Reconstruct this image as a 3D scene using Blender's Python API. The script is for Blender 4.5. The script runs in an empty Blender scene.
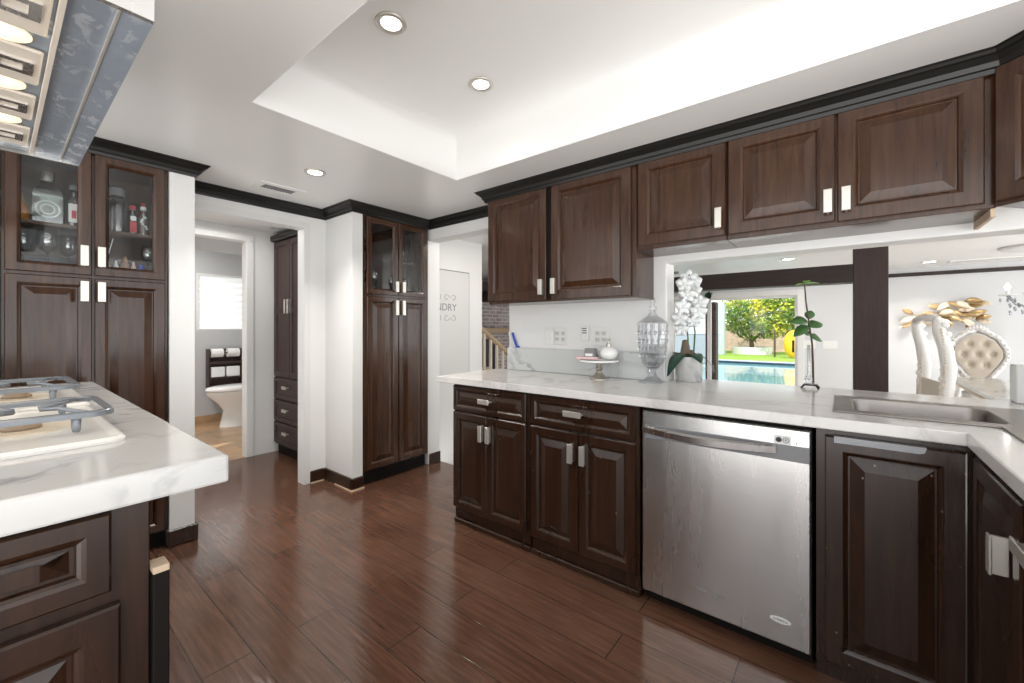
import bpy, bmesh, math, random
from mathutils import Vector, Matrix
random.seed(7)
SC = bpy.context.scene
COL = SC.collection
R = math.radians
PI = math.pi

# ------------------------------------------------------------------ camera
YAW = math.atan2(518, 415)
cam = bpy.data.cameras.new('camera'); cam.sensor_width = 36; cam.lens = 415 / 1024 * 36
cam.shift_y = -13.5 / 1024; cam.clip_start = 0.02; cam.clip_end = 200
co = bpy.data.objects.new('camera', cam); COL.objects.link(co)
co.location = (0, 0, 1.22); co.rotation_euler = (R(90), 0, -YAW)
SC.camera = co
# ------------------------------------------------------------------ world, sun, exposure
w = bpy.data.worlds.new('sky'); SC.world = w; w.use_nodes = True
_nt = w.node_tree; _tc = _nt.nodes.new('ShaderNodeTexCoord'); _sx = _nt.nodes.new('ShaderNodeSeparateXYZ')
_rp = _nt.nodes.new('ShaderNodeValToRGB'); _mr = _nt.nodes.new('ShaderNodeMapRange')
_mr.inputs['From Min'].default_value = -1; _nt.links.new(_tc.outputs['Generated'], _sx.inputs[0]); _nt.links.new(_sx.outputs[2], _mr.inputs[0])
_nt.links.new(_mr.outputs[0], _rp.inputs[0]); _rp.color_ramp.elements[0].position = .44; _rp.color_ramp.elements[0].color = (1, .99, .975, 1)     # lower half brightened as added light for the ceiling
_rp.color_ramp.elements[1].position = .52; _rp.color_ramp.elements[1].color = (.46, .48, .5, 1)                                              # bright haze sky
_nt.links.new(_rp.outputs[0], _nt.nodes['Background'].inputs[0])
_nt.nodes['Background'].inputs[1].default_value = 4.3
sl = bpy.data.lights.new('sun', 'SUN'); sl.energy = 5; sl.angle = R(1); sl.color = (1, .95, .86)
so = bpy.data.objects.new('sun', sl); COL.objects.link(so)
so.rotation_euler = Vector((.55, .25, -.8)).to_track_quat('-Z', 'Y').to_euler()
SC.view_settings.view_transform = 'Standard'; SC.view_settings.look = 'None'
SC.view_settings.gamma = 1; SC.view_settings.use_curve_mapping = False
SC.view_settings.exposure = 0.0

def area(name, loc, size, power, rot=(0, 0, 0), color=(1, 1, 1), shape='RECTANGLE', size_y=None):
    l = bpy.data.lights.new(name, 'AREA'); l.energy = power; l.shape = shape; l.size = size
    if shape == 'RECTANGLE': l.size_y = size_y or size
    l.color = color
    o = bpy.data.objects.new(name, l); COL.objects.link(o); o.location = loc; o.rotation_euler = rot
    return o

area('ceiling_bounce_fill', (-.9, -1.3, 1.0), 1.4, 9, Vector((.38, .42, .82)).to_track_quat('-Z', 'Y').to_euler(), (1, .99, .97), size_y=1.0).data.spread = R(130)  # added fill aimed up from behind the camera to brighten the ceiling
# ------------------------------------------------------------------ mesh helper
class B:
    def __init__(s): s.bm = bmesh.new()
    def box(s, x0, y0, z0, x1, y1, z1, bev=0, seg=1):
        x0, x1 = min(x0, x1), max(x0, x1); y0, y1 = min(y0, y1), max(y0, y1); z0, z1 = min(z0, z1), max(z0, z1)
        m = Matrix.Translation(((x0+x1)/2, (y0+y1)/2, (z0+z1)/2)) @ Matrix.Diagonal((x1-x0, y1-y0, z1-z0, 1))
        r = bmesh.ops.create_cube(s.bm, size=1, matrix=m)
        if bev:
            es = list({e for v in r['verts'] for e in v.link_edges})
            bmesh.ops.bevel(s.bm, geom=es, offset=bev, segments=seg, affect='EDGES', profile=.5)
        return s
    def loft(s, rings, cap0=True, cap1=True, closed=True):
        vs = [[s.bm.verts.new(p) for p in r] for r in rings]
        n = len(rings[0])
        for a, b in zip(vs, vs[1:]):
            for i in range(n if closed else n-1):
                j = (i+1) % n
                try: s.bm.faces.new((a[i], a[j], b[j], b[i]))
                except ValueError: pass
        if cap0: s.bm.faces.new(vs[0][::-1])
        if cap1: s.bm.faces.new(vs[-1])
        return s
    def lathe(s, prof, c=(0, 0, 0), n=24, flute=0, fn=0):
        rings = []
        for r, z in prof:
            rr = []
            for i in range(n):
                a = 2*PI*i/n
                q = max(r, 1e-4) * (1 + (flute*math.cos(fn*a) if fn else 0))
                rr.append((c[0]+q*math.cos(a), c[1]+q*math.sin(a), c[2]+z))
            rings.append(rr)
        return s.loft(rings)
    def tube(s, pts, r, n=8):
        pts = [Vector(p) for p in pts]; rings = []
        rad = r if isinstance(r, (list, tuple)) else [r]*len(pts)
        u = None
        for i, p in enumerate(pts):
            d = (pts[min(i+1, len(pts)-1)] - pts[max(i-1, 0)]).normalized()
            if u is None:
                u = d.orthogonal().normalized()
            u = (u - d*u.dot(d)).normalized(); v = d.cross(u)
            rings.append([tuple(p + (u*math.cos(2*PI*k/n)+v*math.sin(2*PI*k/n))*rad[i]) for k in range(n)])
        return s.loft(rings)
    def ball(s, c, r, sub=2, sc=(1, 1, 1)):
        m = Matrix.Translation(c) @ Matrix.Diagonal((r*sc[0], r*sc[1], r*sc[2], 1))
        bmesh.ops.create_icosphere(s.bm, subdivisions=sub, radius=1, matrix=m); return s
    def poly(s, pts, z0, z1):
        return s.loft([[(x, y, z0) for x, y in pts], [(x, y, z1) for x, y in pts]])
    def cells(s, us, vs, inside, a0, a1, axis='Z'):
        """slab from a0 to a1 along axis over a u,v grid, skipping cells (openings)"""
        def P(u, v, a):
            return {'Z': (u, v, a), 'X': (a, u, v), 'Y': (u, a, v)}[axis]
        cache = {}
        def V(i, j, k):
            if (i, j, k) not in cache: cache[(i, j, k)] = s.bm.verts.new(P(us[i], vs[j], (a0, a1)[k]))
            return cache[(i, j, k)]
        nu, nv = len(us)-1, len(vs)-1
        on = [[bool(inside((us[i]+us[i+1])/2, (vs[j]+vs[j+1])/2)) for j in range(nv)] for i in range(nu)]
        for i in range(nu):
            for j in range(nv):
                if not on[i][j]: continue
                for k in (0, 1): s.bm.faces.new((V(i, j, k), V(i+1, j, k), V(i+1, j+1, k), V(i, j+1, k)))
                if i == 0 or not on[i-1][j]: s.bm.faces.new((V(i, j, 0), V(i, j+1, 0), V(i, j+1, 1), V(i, j, 1)))
                if i == nu-1 or not on[i+1][j]: s.bm.faces.new((V(i+1, j, 0), V(i+1, j+1, 0), V(i+1, j+1, 1), V(i+1, j, 1)))
                if j == 0 or not on[i][j-1]: s.bm.faces.new((V(i, j, 0), V(i+1, j, 0), V(i+1, j, 1), V(i, j, 1)))
                if j == nv-1 or not on[i][j+1]: s.bm.faces.new((V(i, j+1, 0), V(i+1, j+1, 0), V(i+1, j+1, 1), V(i, j+1, 1)))
        return s
    def xform(s, m):
        bmesh.ops.transform(s.bm, matrix=m, verts=s.bm.verts); return s
    def build(s, name, mat, parent=None, smooth=False, auto=None, bevel=0):
        bmesh.ops.recalc_face_normals(s.bm, faces=s.bm.faces)
        if bevel:
            es = [e for e in s.bm.edges if len(e.link_faces) == 2 and e.calc_face_angle(0) > R(50)]
            bmesh.ops.bevel(s.bm, geom=es, offset=bevel, segments=2, affect='EDGES', profile=.5)
        me = bpy.data.meshes.new(name); s.bm.to_mesh(me); s.bm.free()
        if smooth or auto:
            for p in me.polygons: p.use_smooth = True
            if auto: me.set_sharp_from_angle(angle=R(auto))
        me.materials.append(mat)
        o = bpy.data.objects.new(name, me); COL.objects.link(o)
        if parent: o.parent = parent
        return o

def T(name, label, cat, loc=(0, 0, 0), rz=0, group=None):
    o = bpy.data.objects.new(name, None); COL.objects.link(o); o.empty_display_size = .05
    o.location = loc; o.rotation_euler = (0, 0, R(rz)); o['label'] = label; o['category'] = cat
    if group: o['group'] = group
    return o
def tag(o, label, cat, group=None):
    o['label'] = label; o['category'] = cat
    if group: o['group'] = group
    return o
def S(b, name, m, **k):
    o = b.build(name, m, **k); o['kind'] = 'structure'; return o
def dup(root, loc, label, rz=None, group=None):
    r = root.copy(); COL.objects.link(r); r.location = loc; r['label'] = label
    if rz is not None: r.rotation_euler = (0, 0, R(rz))
    if group: r['group'] = group
    for ch in list(root.children):
        c = ch.copy(); COL.objects.link(c); c.parent = r
        for g in list(ch.children):
            d = g.copy(); COL.objects.link(d); d.parent = c
    return r
def text_mesh(body, size, depth, name, m, parent, loc, rot, shear=0):
    cu = bpy.data.curves.new(name, 'FONT'); cu.body = body; cu.size = size; cu.extrude = depth
    cu.align_x = 'CENTER'; cu.align_y = 'CENTER'; cu.shear = shear
    t = bpy.data.objects.new('txt', cu); COL.objects.link(t)
    dg = bpy.context.evaluated_depsgraph_get()
    me = bpy.data.meshes.new_from_object(t.evaluated_get(dg)); me.name = name
    bpy.data.objects.remove(t); bpy.data.curves.remove(cu)
    me.materials.clear(); me.materials.append(m)
    o = bpy.data.objects.new(name, me); COL.objects.link(o)
    o.location = loc; o.rotation_euler = rot
    if parent: o.parent = parent
    return o

# ------------------------------------------------------------------ materials
def mat(name, color, rough=.5, metal=0, **k):
    m = bpy.data.materials.new(name); m.use_nodes = True
    p = m.node_tree.nodes['Principled BSDF']
    p.inputs['Base Color'].default_value = (*color, 1); p.inputs['Roughness'].default_value = rough
    p.inputs['Metallic'].default_value = metal
    for a, v in k.items():
        p.inputs[a.replace('_', ' ')].default_value = v
    return m
def nd(m, t, **k):
    n = m.node_tree.nodes.new(t)
    for a, v in k.items():
        if a.startswith('i_'): n.inputs[a[2:].replace('_', ' ')].default_value = v
        else: setattr(n, a, v)
    return n
def lk(m, a, b): m.node_tree.links.new(a, b)
def pr(m): return m.node_tree.nodes['Principled BSDF']
def coords(m, scale=(1, 1, 1), rot=(0, 0, 0), loc=(0, 0, 0)):
    tc = nd(m, 'ShaderNodeTexCoord'); mp = nd(m, 'ShaderNodeMapping')
    mp.inputs['Scale'].default_value = scale; mp.inputs['Rotation'].default_value = rot; mp.inputs['Location'].default_value = loc
    lk(m, tc.outputs['Object'], mp.inputs[0]); return mp.outputs[0]
def ramp(m, fac, stops):
    r = nd(m, 'ShaderNodeValToRGB'); e = r.color_ramp.elements
    while len(e) < len(stops): e.new(.5)
    for q, (p, c) in zip(e, stops): q.position = p; q.color = (*c, 1)
    lk(m, fac, r.inputs[0]); return r.outputs[0]
def noise(m, vec, scale, detail=4, rough=.55, dist=0):
    n = nd(m, 'ShaderNodeTexNoise'); n.inputs['Scale'].default_value = scale; n.inputs['Detail'].default_value = detail
    n.inputs['Roughness'].default_value = rough; n.inputs['Distortion'].default_value = dist
    lk(m, vec, n.inputs['Vector']); return n.outputs[0]
def mixc(m, fac, a, b, mode='MIX'):
    x = nd(m, 'ShaderNodeMix', data_type='RGBA', blend_type=mode)
    for v, i in ((fac, 0), (a, 6), (b, 7)):
        if hasattr(v, 'is_output'): lk(m, v, x.inputs[i])
        else: x.inputs[i].default_value = v if i == 0 else (*v, 1)
    return x.outputs[2]
def bump(m, h, strength=.2, dist=.01):
    b = nd(m, 'ShaderNodeBump'); b.inputs['Strength'].default_value = strength; b.inputs['Distance'].default_value = dist
    lk(m, h, b.inputs['Height']); lk(m, b.outputs[0], pr(m).inputs['Normal'])

def wood(name, c0, c1, rough=.3, chips=False, axis='z', coat=.25):
    m = mat(name, c0, rough); p = pr(m)
    sc = {'z': (14, 14, 1.2), 'x': (1.2, 14, 14), 'y': (14, 1.2, 14)}[axis]
    v = coords(m, sc)
    g = noise(m, v, 3.0, 6, .6, .6)
    col = ramp(m, g, [(.3, c0), (.72, c1)])
    v2 = coords(m, (3, 3, .9)); g2 = noise(m, v2, 1.3, 1)
    col = mixc(m, ramp(m, g2, [(.0, (.6,)*3), (1, (0,)*3)]), col, tuple(c*.55 for c in c0))
    if chips:
        vo = nd(m, 'ShaderNodeTexVoronoi'); vo.inputs['Scale'].default_value = 22
        lk(m, coords(m, (1, 1, .8)), vo.inputs['Vector'])
        ch = ramp(m, vo.outputs['Distance'], [(.0, (1,)*3), (.09, (0,)*3)])
        gate = ramp(m, noise(m, coords(m), 7, 2), [(.46, (0,)*3), (.52, (1,)*3)])
        mul = nd(m, 'ShaderNodeMath', operation='MULTIPLY'); lk(m, ch, mul.inputs[0]); lk(m, gate, mul.inputs[1])
        col = mixc(m, mul.outputs[0], col, (.42, .33, .26))
    lk(m, col, p.inputs['Base Color'])
    lk(m, ramp(m, g2, [(.0, (rough*.7,)*3), (1, (rough*1.4,)*3)]), p.inputs['Roughness'])
    p.inputs['Specular IOR Level'].default_value = .42
    p.inputs['Coat Weight'].default_value = coat; p.inputs['Coat Roughness'].default_value = .12
    bump(m, g, .05, .001)
    return m
M = {}
M['wood'] = wood('espresso_wood', (.034, .0128, .0056), (.092, .038, .0165), .23, coat=.3)
M['wornshaded'] = wood('worn_shaded_espresso_wood', (.018, .0072, .0036), (.052, .022, .0105), .27, chips=True, coat=.15)  # chips are wear; the darker tone is shade put into the same wood
M['linen'] = wood('matte_brown_wood', (.05, .03, .027), (.075, .045, .04), .5, coat=0)
M['beam'] = wood('dark_beam_wood', (.022, .014, .012), (.045, .028, .024), .5, axis='y', coat=0)
M['post'] = wood('dark_post_wood', (.035, .02, .017), (.065, .038, .032), .45, axis='z', coat=0)
M['crown'] = mat('black_crown', (.012, .0115, .0105), .28, Specular_IOR_Level=.3)
M['dark'] = mat('dark_recess', (.008, .006, .005), .6, Specular_IOR_Level=.15)
M['rawwood'] = mat('raw_wood', (.55, .42, .3), .7)
M['palewood'] = wood('pale_rail_wood', (.42, .3, .19), (.55, .41, .27), .5, axis='x', coat=0)

def paint(name, c, rough, b=.05):
    m = mat(name, c, rough)
    bump(m, noise(m, coords(m), 60, 3), b, .002); return m
M['wall'] = paint('white_wall_paint', (.79, .79, .78), .45)
M['ceil'] = paint('white_ceiling_paint', (.88, .88, .865), .3, .015)
M['farwall'] = paint('pale_grey_wall_paint', (.63, .64, .65), .5)
M['bathwall'] = paint('grey_bathroom_paint', (.52, .53, .54), .55)
M['trimw'] = mat('white_trim', (.74, .74, .73), .35)
M['whitedoor'] = mat('white_door_paint', (.67, .67, .655), .4)
M['plastic'] = mat('white_plastic', (.78, .78, .76), .35)
M['plastic2'] = mat('offwhite_socket', (.62, .62, .6), .4)
M['blackp'] = mat('black_plastic', (.015, .015, .016), .4)
M['chrome'] = mat('chrome', (.8, .8, .8), .12, 1)
M['nickel'] = mat('satin_nickel', (.70, .67, .61), .33, .75)
M['white'] = mat('white_ceramic', (.85, .85, .84), .15)
M['whitesilk'] = mat('white_petals', (.9, .9, .89), .6, Subsurface_Weight=.1)
M['gold'] = mat('aged_gold', (.62, .42, .18), .38, .8)
M['goldleaf'] = mat('pale_gold_leaf', (.52, .36, .18), .4, .6)
M['cream'] = mat('cream_leather', (.62, .54, .44), .42)
M['carved'] = mat('carved_white_lacquer', (.83, .81, .78), .3)
M['pearl'] = mat('pearl_trim', (.72, .63, .5), .3)
M['stem'] = mat('brown_stem', (.08, .05, .035), .7)
M['leaf'] = mat('green_leaf', (.045, .13, .03), .4)
M['darkleaf'] = mat('dark_green_leaf', (.012, .06, .035), .35)
M['lightleaf'] = mat('light_green_leaf', (.2, .4, .08), .45)
M['blue'] = mat('blue_plastic', (.02, .09, .5), .35)
M['pink'] = mat('pink_plastic', (.72, .5, .5), .5)
M['red'] = mat('red_plastic', (.55, .05, .07), .4)
M['orange'] = mat('orange_drink', (.75, .3, .06), .3)
M['greycap'] = mat('grey_cap', (.22, .22, .23), .4)
M['silverp'] = mat('silver_pedestal', (.5, .47, .42), .3, .9)
M['paper'] = mat('white_paper', (.85, .85, .84), .8)
M['grate'] = mat('grey_enamel', (.23, .25, .275), .22, .3)
M['hobwhite'] = mat('white_enamel', (.82, .8, .76), .2)
M['hobring'] = mat('brown_burner', (.3, .22, .15), .5)
M['greystrip'] = mat('grey_vinyl', (.34, .35, .37), .4)
M['brown'] = mat('brown_trinket', (.3, .18, .1), .5)

def glassmat(name, tint=(1, 1, 1), refl=.12, rough=.02):
    m = bpy.data.materials.new(name); m.use_nodes = True; nt = m.node_tree; nt.nodes.clear()
    out = nd(m, 'ShaderNodeOutputMaterial'); t = nd(m, 'ShaderNodeBsdfTransparent'); g = nd(m, 'ShaderNodeBsdfGlossy')
    t.inputs[0].default_value = (*tint, 1); g.inputs['Roughness'].default_value = rough
    lw = nd(m, 'ShaderNodeLayerWeight'); lw.inputs[0].default_value = .3
    mx = nd(m, 'ShaderNodeMixShader'); mr = nd(m, 'ShaderNodeMapRange')
    mr.inputs['To Min'].default_value = refl*.4; mr.inputs['To Max'].default_value = min(1, refl*4)
    lk(m, lw.outputs['Fresnel'], mr.inputs[0]); lk(m, mr.outputs[0], mx.inputs[0])
    lk(m, t.outputs[0], mx.inputs[1]); lk(m, g.outputs[0], mx.inputs[2]); lk(m, mx.outputs[0], out.inputs[0])
    return m
M['glass'] = glassmat('clear_pane', (.97, .98, .98), .05)
M['bottle'] = glassmat('bottle_glass', (.78, .85, .83), .3)
M['crystal'] = glassmat('cut_crystal', (.975, .98, .985), .12, .06)
M['wine'] = glassmat('thin_wine_glass', (.93, .95, .95), .3)
M['frost'] = glassmat('smoky_bottle_glass', (.6, .62, .64), .3, .2)
M['drop'] = glassmat('crystal_drops_glass', (.72, .74, .77), .35, .05)
M['water'] = mat('pool_water', (.17, .36, .4), .05)

def emit(name, c, s):
    m = mat(name, c, .5); p = pr(m); p.inputs['Emission Color'].default_value = (*c, 1); p.inputs['Emission Strength'].default_value = s; return m
M['lamp'] = emit('lamp_lens', (1, .97, .9), 9)
M['hoodlamp'] = emit('hood_lamp', (1, .84, .58), .9)
M['candle'] = emit('candle_bulb', (1, .95, .85), 12)
M['litpane'] = emit('lit_frosted_pane', (.8, .83, .83), .42)

# brushed steel
def steel(name, c, rough, streak=(60, 60, 1.2), spots=False, amt=.5, metal=1):
    m = mat(name, c, rough, metal); v = coords(m, streak)
    g = noise(m, v, 2.0, 5, .6)
    g3 = noise(m, coords(m, (5, 5, 1.0)), 1.1, 3)
    col = ramp(m, g3, [(.3, tuple(x*(1-amt) for x in c)), (.7, c)])
    if spots:
        sp = ramp(m, noise(m, coords(m, (22, 12, 22)), 1.6, 4, .6, .6), [(.54, (0,)*3), (.6, (1,)*3)])
        gate = ramp(m, noise(m, coords(m), 3.0, 2), [(.42, (0,)*3), (.55, (.6,)*3)])
        mul = nd(m, 'ShaderNodeMath', operation='MULTIPLY'); lk(m, sp, mul.inputs[0]); lk(m, gate, mul.inputs[1])
        col = mixc(m, mul.outputs[0], col, (.75, .77, .8))
    lk(m, col, pr(m).inputs['Base Color'])
    lk(m, ramp(m, g, [(.3, (rough*.9,)*3), (.7, (rough*1.12,)*3)]), pr(m).inputs['Roughness'])
    return m
M['steel'] = steel('brushed_steel', (.70, .70, .69), .26, (7, 7, .6), amt=.16)
M['sink'] = steel('sink_steel', (.31, .285, .265), .36, (2, 3, 3), amt=.1)
M['hood'] = steel('blue_grey_hood_steel', (.29, .335, .395), .36, (60, 2, 60), True, .25, .3)
M['hoodfilter'] = steel('warm_hood_steel', (.8, .73, .64), .45, (40, 40, 40), amt=.1, metal=.35)

# marble
def marble(name, base, vein, sc=2.2):
    m = mat(name, base, .12)
    v = coords(m)
    n = nd(m, 'ShaderNodeTexNoise'); n.inputs['Scale'].default_value = sc; n.inputs['Detail'].default_value = 8
    n.inputs['Roughness'].default_value = .6; n.inputs['Distortion'].default_value = 1.2; lk(m, v, n.inputs['Vector'])
    f = ramp(m, n.outputs[0], [(.45, (0,)*3), (.5, (1,)*3), (.55, (0,)*3)])
    gate = ramp(m, noise(m, v, 3.1, 3), [(.42, (0,)*3), (.62, (.9,)*3)])
    mul = nd(m, 'ShaderNodeMath', operation='MULTIPLY'); lk(m, f, mul.inputs[0]); lk(m, gate, mul.inputs[1])
    c = mixc(m, mul.outputs[0], base, vein)
    cl = ramp(m, noise(m, v, 1.4, 5), [(.35, (0,)*3), (.75, (.22,)*3)])
    c = mixc(m, cl, c, vein)
    lk(m, c, pr(m).inputs['Base Color']); return m
M['counter'] = marble('white_quartz', (.72, .70, .675), (.54, .525, .51))
M['splash'] = marble('pale_marble_splash', (.64, .66, .655), (.3, .32, .34), 3)
M['islandtop'] = marble('veined_marble', (.62, .615, .6), (.25, .26, .28), 3.4)

# wood floor: planks run along Y, 16 cm wide
def floor_mat():
    m = mat('plank_floor', (.1, .05, .03), .25); p = pr(m)
    tc = nd(m, 'ShaderNodeTexCoord'); sx = nd(m, 'ShaderNodeSeparateXYZ'); lk(m, tc.outputs['Object'], sx.inputs[0])
    cx = nd(m, 'ShaderNodeCombineXYZ')
    a = nd(m, 'ShaderNodeMath', operation='ADD'); a.inputs[1].default_value = .03 + 16*.16
    b = nd(m, 'ShaderNodeMath', operation='ADD'); b.inputs[1].default_value = 20.31
    lk(m, sx.outputs[0], a.inputs[0]); lk(m, sx.outputs[1], b.inputs[0])
    lk(m, b.outputs[0], cx.inputs[0]); lk(m, a.outputs[0], cx.inputs[1])
    br = nd(m, 'ShaderNodeTexBrick', offset=.37, offset_frequency=2, squash=1)
    for k_, v_ in (('Scale', 1), ('Mortar Size', .0022), ('Mortar Smooth', .2), ('Bias', 0), ('Brick Width', 1.05), ('Row Height', .16)):
        br.inputs[k_].default_value = v_
    br.inputs['Color1'].default_value = (0, 0, 0, 1); br.inputs['Color2'].default_value = (1, 1, 1, 1); br.inputs['Mortar'].default_value = (.5, .5, .5, 1)
    lk(m, cx.outputs[0], br.inputs['Vector'])
    g = noise(m, coords(m, (26, 1.5, 1)), 2.4, 6, .66, .25)
    c = ramp(m, g, [(.3, (.03, .013, .007)), (.5, (.088, .04, .024)), (.7, (.165, .082, .052))])
    c = mixc(m, .42, c, ramp(m, br.outputs[0], [(0, (.062, .027, .016)), (1, (.14, .068, .043))]))
    wear = ramp(m, noise(m, coords(m, (1, 1, 1)), 2.4, 3, .5), [(.45, (0,)*3), (.85, (.3,)*3)])
    c = mixc(m, wear, c, (.2, .115, .08))
    c = mixc(m, br.outputs['Fac'], c, (.038, .018, .012))
    lk(m, c, p.inputs['Base Color'])
    h = noise(m, coords(m, (34, 5, 1)), 1.6, 2)
    sub = nd(m, 'ShaderNodeMath', operation='SUBTRACT'); lk(m, h, sub.inputs[0]); lk(m, br.outputs['Fac'], sub.inputs[1])
    bump(m, sub.outputs[0], .3, .003)
    lk(m, ramp(m, noise(m, coords(m), 3, 5), [(.2, (.1,)*3), (.8, (.2,)*3)]), p.inputs['Roughness'])
    p.inputs['Specular IOR Level'].default_value = .62
    return m
M['floor'] = floor_mat()
def bricks(name, c1, c2, mortar, bw, rh, plane='xz', ms=.01, rough=.8):
    m = mat(name, c1, rough)
    tc = nd(m, 'ShaderNodeTexCoord'); sx = nd(m, 'ShaderNodeSeparateXYZ'); lk(m, tc.outputs['Object'], sx.inputs[0])
    cx = nd(m, 'ShaderNodeCombineXYZ'); i = {'x': 0, 'y': 1, 'z': 2}
    lk(m, sx.outputs[i[plane[0]]], cx.inputs[0]); lk(m, sx.outputs[i[plane[1]]], cx.inputs[1])
    br = nd(m, 'ShaderNodeTexBrick')
    for k_, v_ in (('Scale', 1), ('Mortar Size', ms), ('Brick Width', bw), ('Row Height', rh)): br.inputs[k_].default_value = v_
    br.inputs['Color1'].default_value = (*c1, 1); br.inputs['Color2'].default_value = (*c2, 1); br.inputs['Mortar'].default_value = (*mortar, 1)
    lk(m, cx.outputs[0], br.inputs['Vector'])
    n = ramp(m, noise(m, coords(m), 6, 5), [(.3, (.75,)*3), (.7, (1.1,)*3)])
    lk(m, mixc(m, 1, br.outputs[0], n, 'MULTIPLY'), pr(m).inputs['Base Color']); return m
M['tile'] = bricks('travertine_tile', (.54, .33, .17), (.40, .27, .17), (.28, .2, .14), .45, .45, 'xy', .006, .3)
M['brick'] = bricks('grey_brick', (.42, .37, .36), (.30, .25, .25), (.6, .57, .55), .2, .072, 'xz', .008)
M['pillarbrick'] = bricks('brown_pillar_brick', (.075, .04, .026), (.05, .028, .02), (.1, .07, .05), .2, .07, 'yz', .006)
M['block'] = bricks('pink_block_wall', (.62, .47, .38), (.56, .42, .34), (.5, .38, .31), .4, .2, 'yz', .008)
M['grass'] = mat('lawn_grass', (.22, .36, .04), .9)
M['patio'] = mat('pale_patio_concrete', (.6, .56, .5), .8)
M['foliage'] = mat('tree_leaves', (.16, .27, .02), .6, Subsurface_Weight=.0)
def fol(m):
    lk(m, ramp(m, noise(m, coords(m), 1.1, 3), [(.35, (.04, .12, .008)), (.5, (.16, .27, .015)), (.68, (.6, .52, .03))]), pr(m).inputs['Base Color'])
fol(M['foliage'])
M['bark'] = mat('tree_bark', (.16, .12, .08), .9)
M['yellow'] = mat('yellow_vinyl', (.85, .5, .02), .5)
M['fence'] = mat('grey_corrugated_fence', (.3, .33, .36), .5)
M['canvas'] = mat('blue_grey_canvas', (.33, .38, .43), .8)
M['bluegrey'] = mat('blue_grey_pillar', (.42, .48, .52), .6)
M['carpet'] = mat('beige_living_floor', (.42, .38, .34), .7)
M['ember'] = mat('firebox_black', (.02, .02, .022), .5)

# ------------------------------------------------------------------ dimensions
ZC = 2.16          # ceiling
XW = 2.42          # wall with the hanging cupboards
# ------------------------------------------------------------------ floor, ceiling
S(B().cells([-1.7, .72, 2.56], [-2.3, 3.3, 4.42], lambda x, y: y < 3.3 or x > .72, -.06, 0), 'floor', M['floor'])
S(B().box(-.6, 4.42, -.06, 3.4, 6.4, 0), 'floor_bathroom', M['tile'])
S(B().cells([2.56, 7.5, 9.2], [-5, .3, 7], lambda x, y: x < 7.5 and y < .3, -.06, 0), 'floor_dining', M['carpet'])
S(B().box(2.56, -5, -.36, 9.2, 7, -.3), 'floor_living', M['carpet'])

TX0, TX1, TY0, TY1 = .67, 1.84, -1.8, 1.925
b = B().cells([-1.7, TX0, TX1, 2.56], [-2.3, TY0, TY1, 3.38], lambda x, y: not (TX0 < x < TX1 and TY0 < y < TY1), ZC, ZC+.02)
S(b, 'ceiling', M['ceil'])
rings = []
for ins, z in ((0, ZC-.0005), (.006, ZC+.01), (.012, ZC+.06), (.02, ZC+.14), (.04, ZC+.2), (.075, ZC+.245), (.12, ZC+.272), (.18, ZC+.285), (.24, ZC+.29)):
    rings.append([(TX0+ins, TY0+ins, z), (TX1-ins, TY0+ins, z), (TX1-ins, TY1-ins, z), (TX0+ins, TY1-ins, z)])
b = B().loft(rings, cap0=False)
S(b, 'ceiling_tray', M['ceil'], auto=50)
S(B().box(2.56, -5, ZC, 9.2, 7, ZC+.02), 'ceiling_living', M['ceil'])
S(B().box(.3, 3.38, ZC, 2.56, 4.4, ZC+.02), 'ceiling_hall', M['wall'])
S(B().cells([-.6, 1.62, 3.4], [4.4, 4.5, 6.5], lambda x, y: x > 1.62 or y > 4.5 or True, 2.33, 2.35), 'ceiling_bathroom', M['bathwall'])
S(B().box(-.6, 4.5, 2.04, 3.3, 5.3, 2.33), 'trim_9', M['bathwall'])

# ------------------------------------------------------------------ walls
S(B().box(.61, 2.93, 0, .725, 3.28, ZC), 'wall_left', M['wall'])
S(B().box(-1.7, 3.30, 0, .61, 3.38, ZC), 'wall_back', M['wall'])
S(B().cells([.61, .76, 1.505, 1.69], [0, 1.993, ZC], lambda x, z: not (.76 < x < 1.505 and z < 1.993), 3.28, 3.38, 'Y'), 'wall_hall_doorway', M['wall'])
S(B().box(1.678, 2.875, 0, 1.762, 3.28, ZC), 'wall_column', M['wall'])
S(B().box(1.762, 3.34, 0, 2.56, 3.44, ZC), 'wall_behind_pantry', M['wall'])
# wall carrying the hanging cupboards: doorway, solid piece, pass-through
S(B().cells([-1.6, -.72, .80, 1.967, 2.9, 3.3], [0, .868, 1.594, 2.0, ZC],
            lambda y, z: not (1.967 < y < 2.9 and z < 2.0) and not (-.72 < y < .80 and .868 < z < 1.594), XW, XW+.14, 'X'), 'wall_right', M['wall'], bevel=.006)
S(B().cells([.3, .72, 1.484, 3.4], [0, 2.035, ZC], lambda x, z: not (.72 < x < 1.484 and z < 2.035), 4.4, 4.5, 'Y'), 'wall_hall', M['wall'])
S(B().box(.25, 3.38, 0, .3, 4.4, ZC), 'wall_hall_left', M['wall'])
S(B().box(1.735+.36, 3.44, 0, 2.2, 4.4, ZC), 'wall_hall_side', M['wall'])
b = B().cells([-.6, 1.60, 2.26, 3.4], [0, 1.195, 1.92, 2.33], lambda x, z: not (1.6 < x < 2.26 and 1.195 < z < 1.92), 6.4, 6.5, 'Y')
S(b, 'wall_bathroom', M['bathwall'])
S(B().box(2.7, 4.5, 0, 2.8, 6.4, 2.33), 'wall_bathroom_side', M['bathwall'])
S(B().box(-.6, 4.5, 0, -.5, 6.4, 2.33), 'wall_bathroom_left', M['bathwall'])
S(B().box(-.5, 6.385, 0, 2.7, 6.4, .1), 'baseboard_bathroom', M['tile'])
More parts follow.
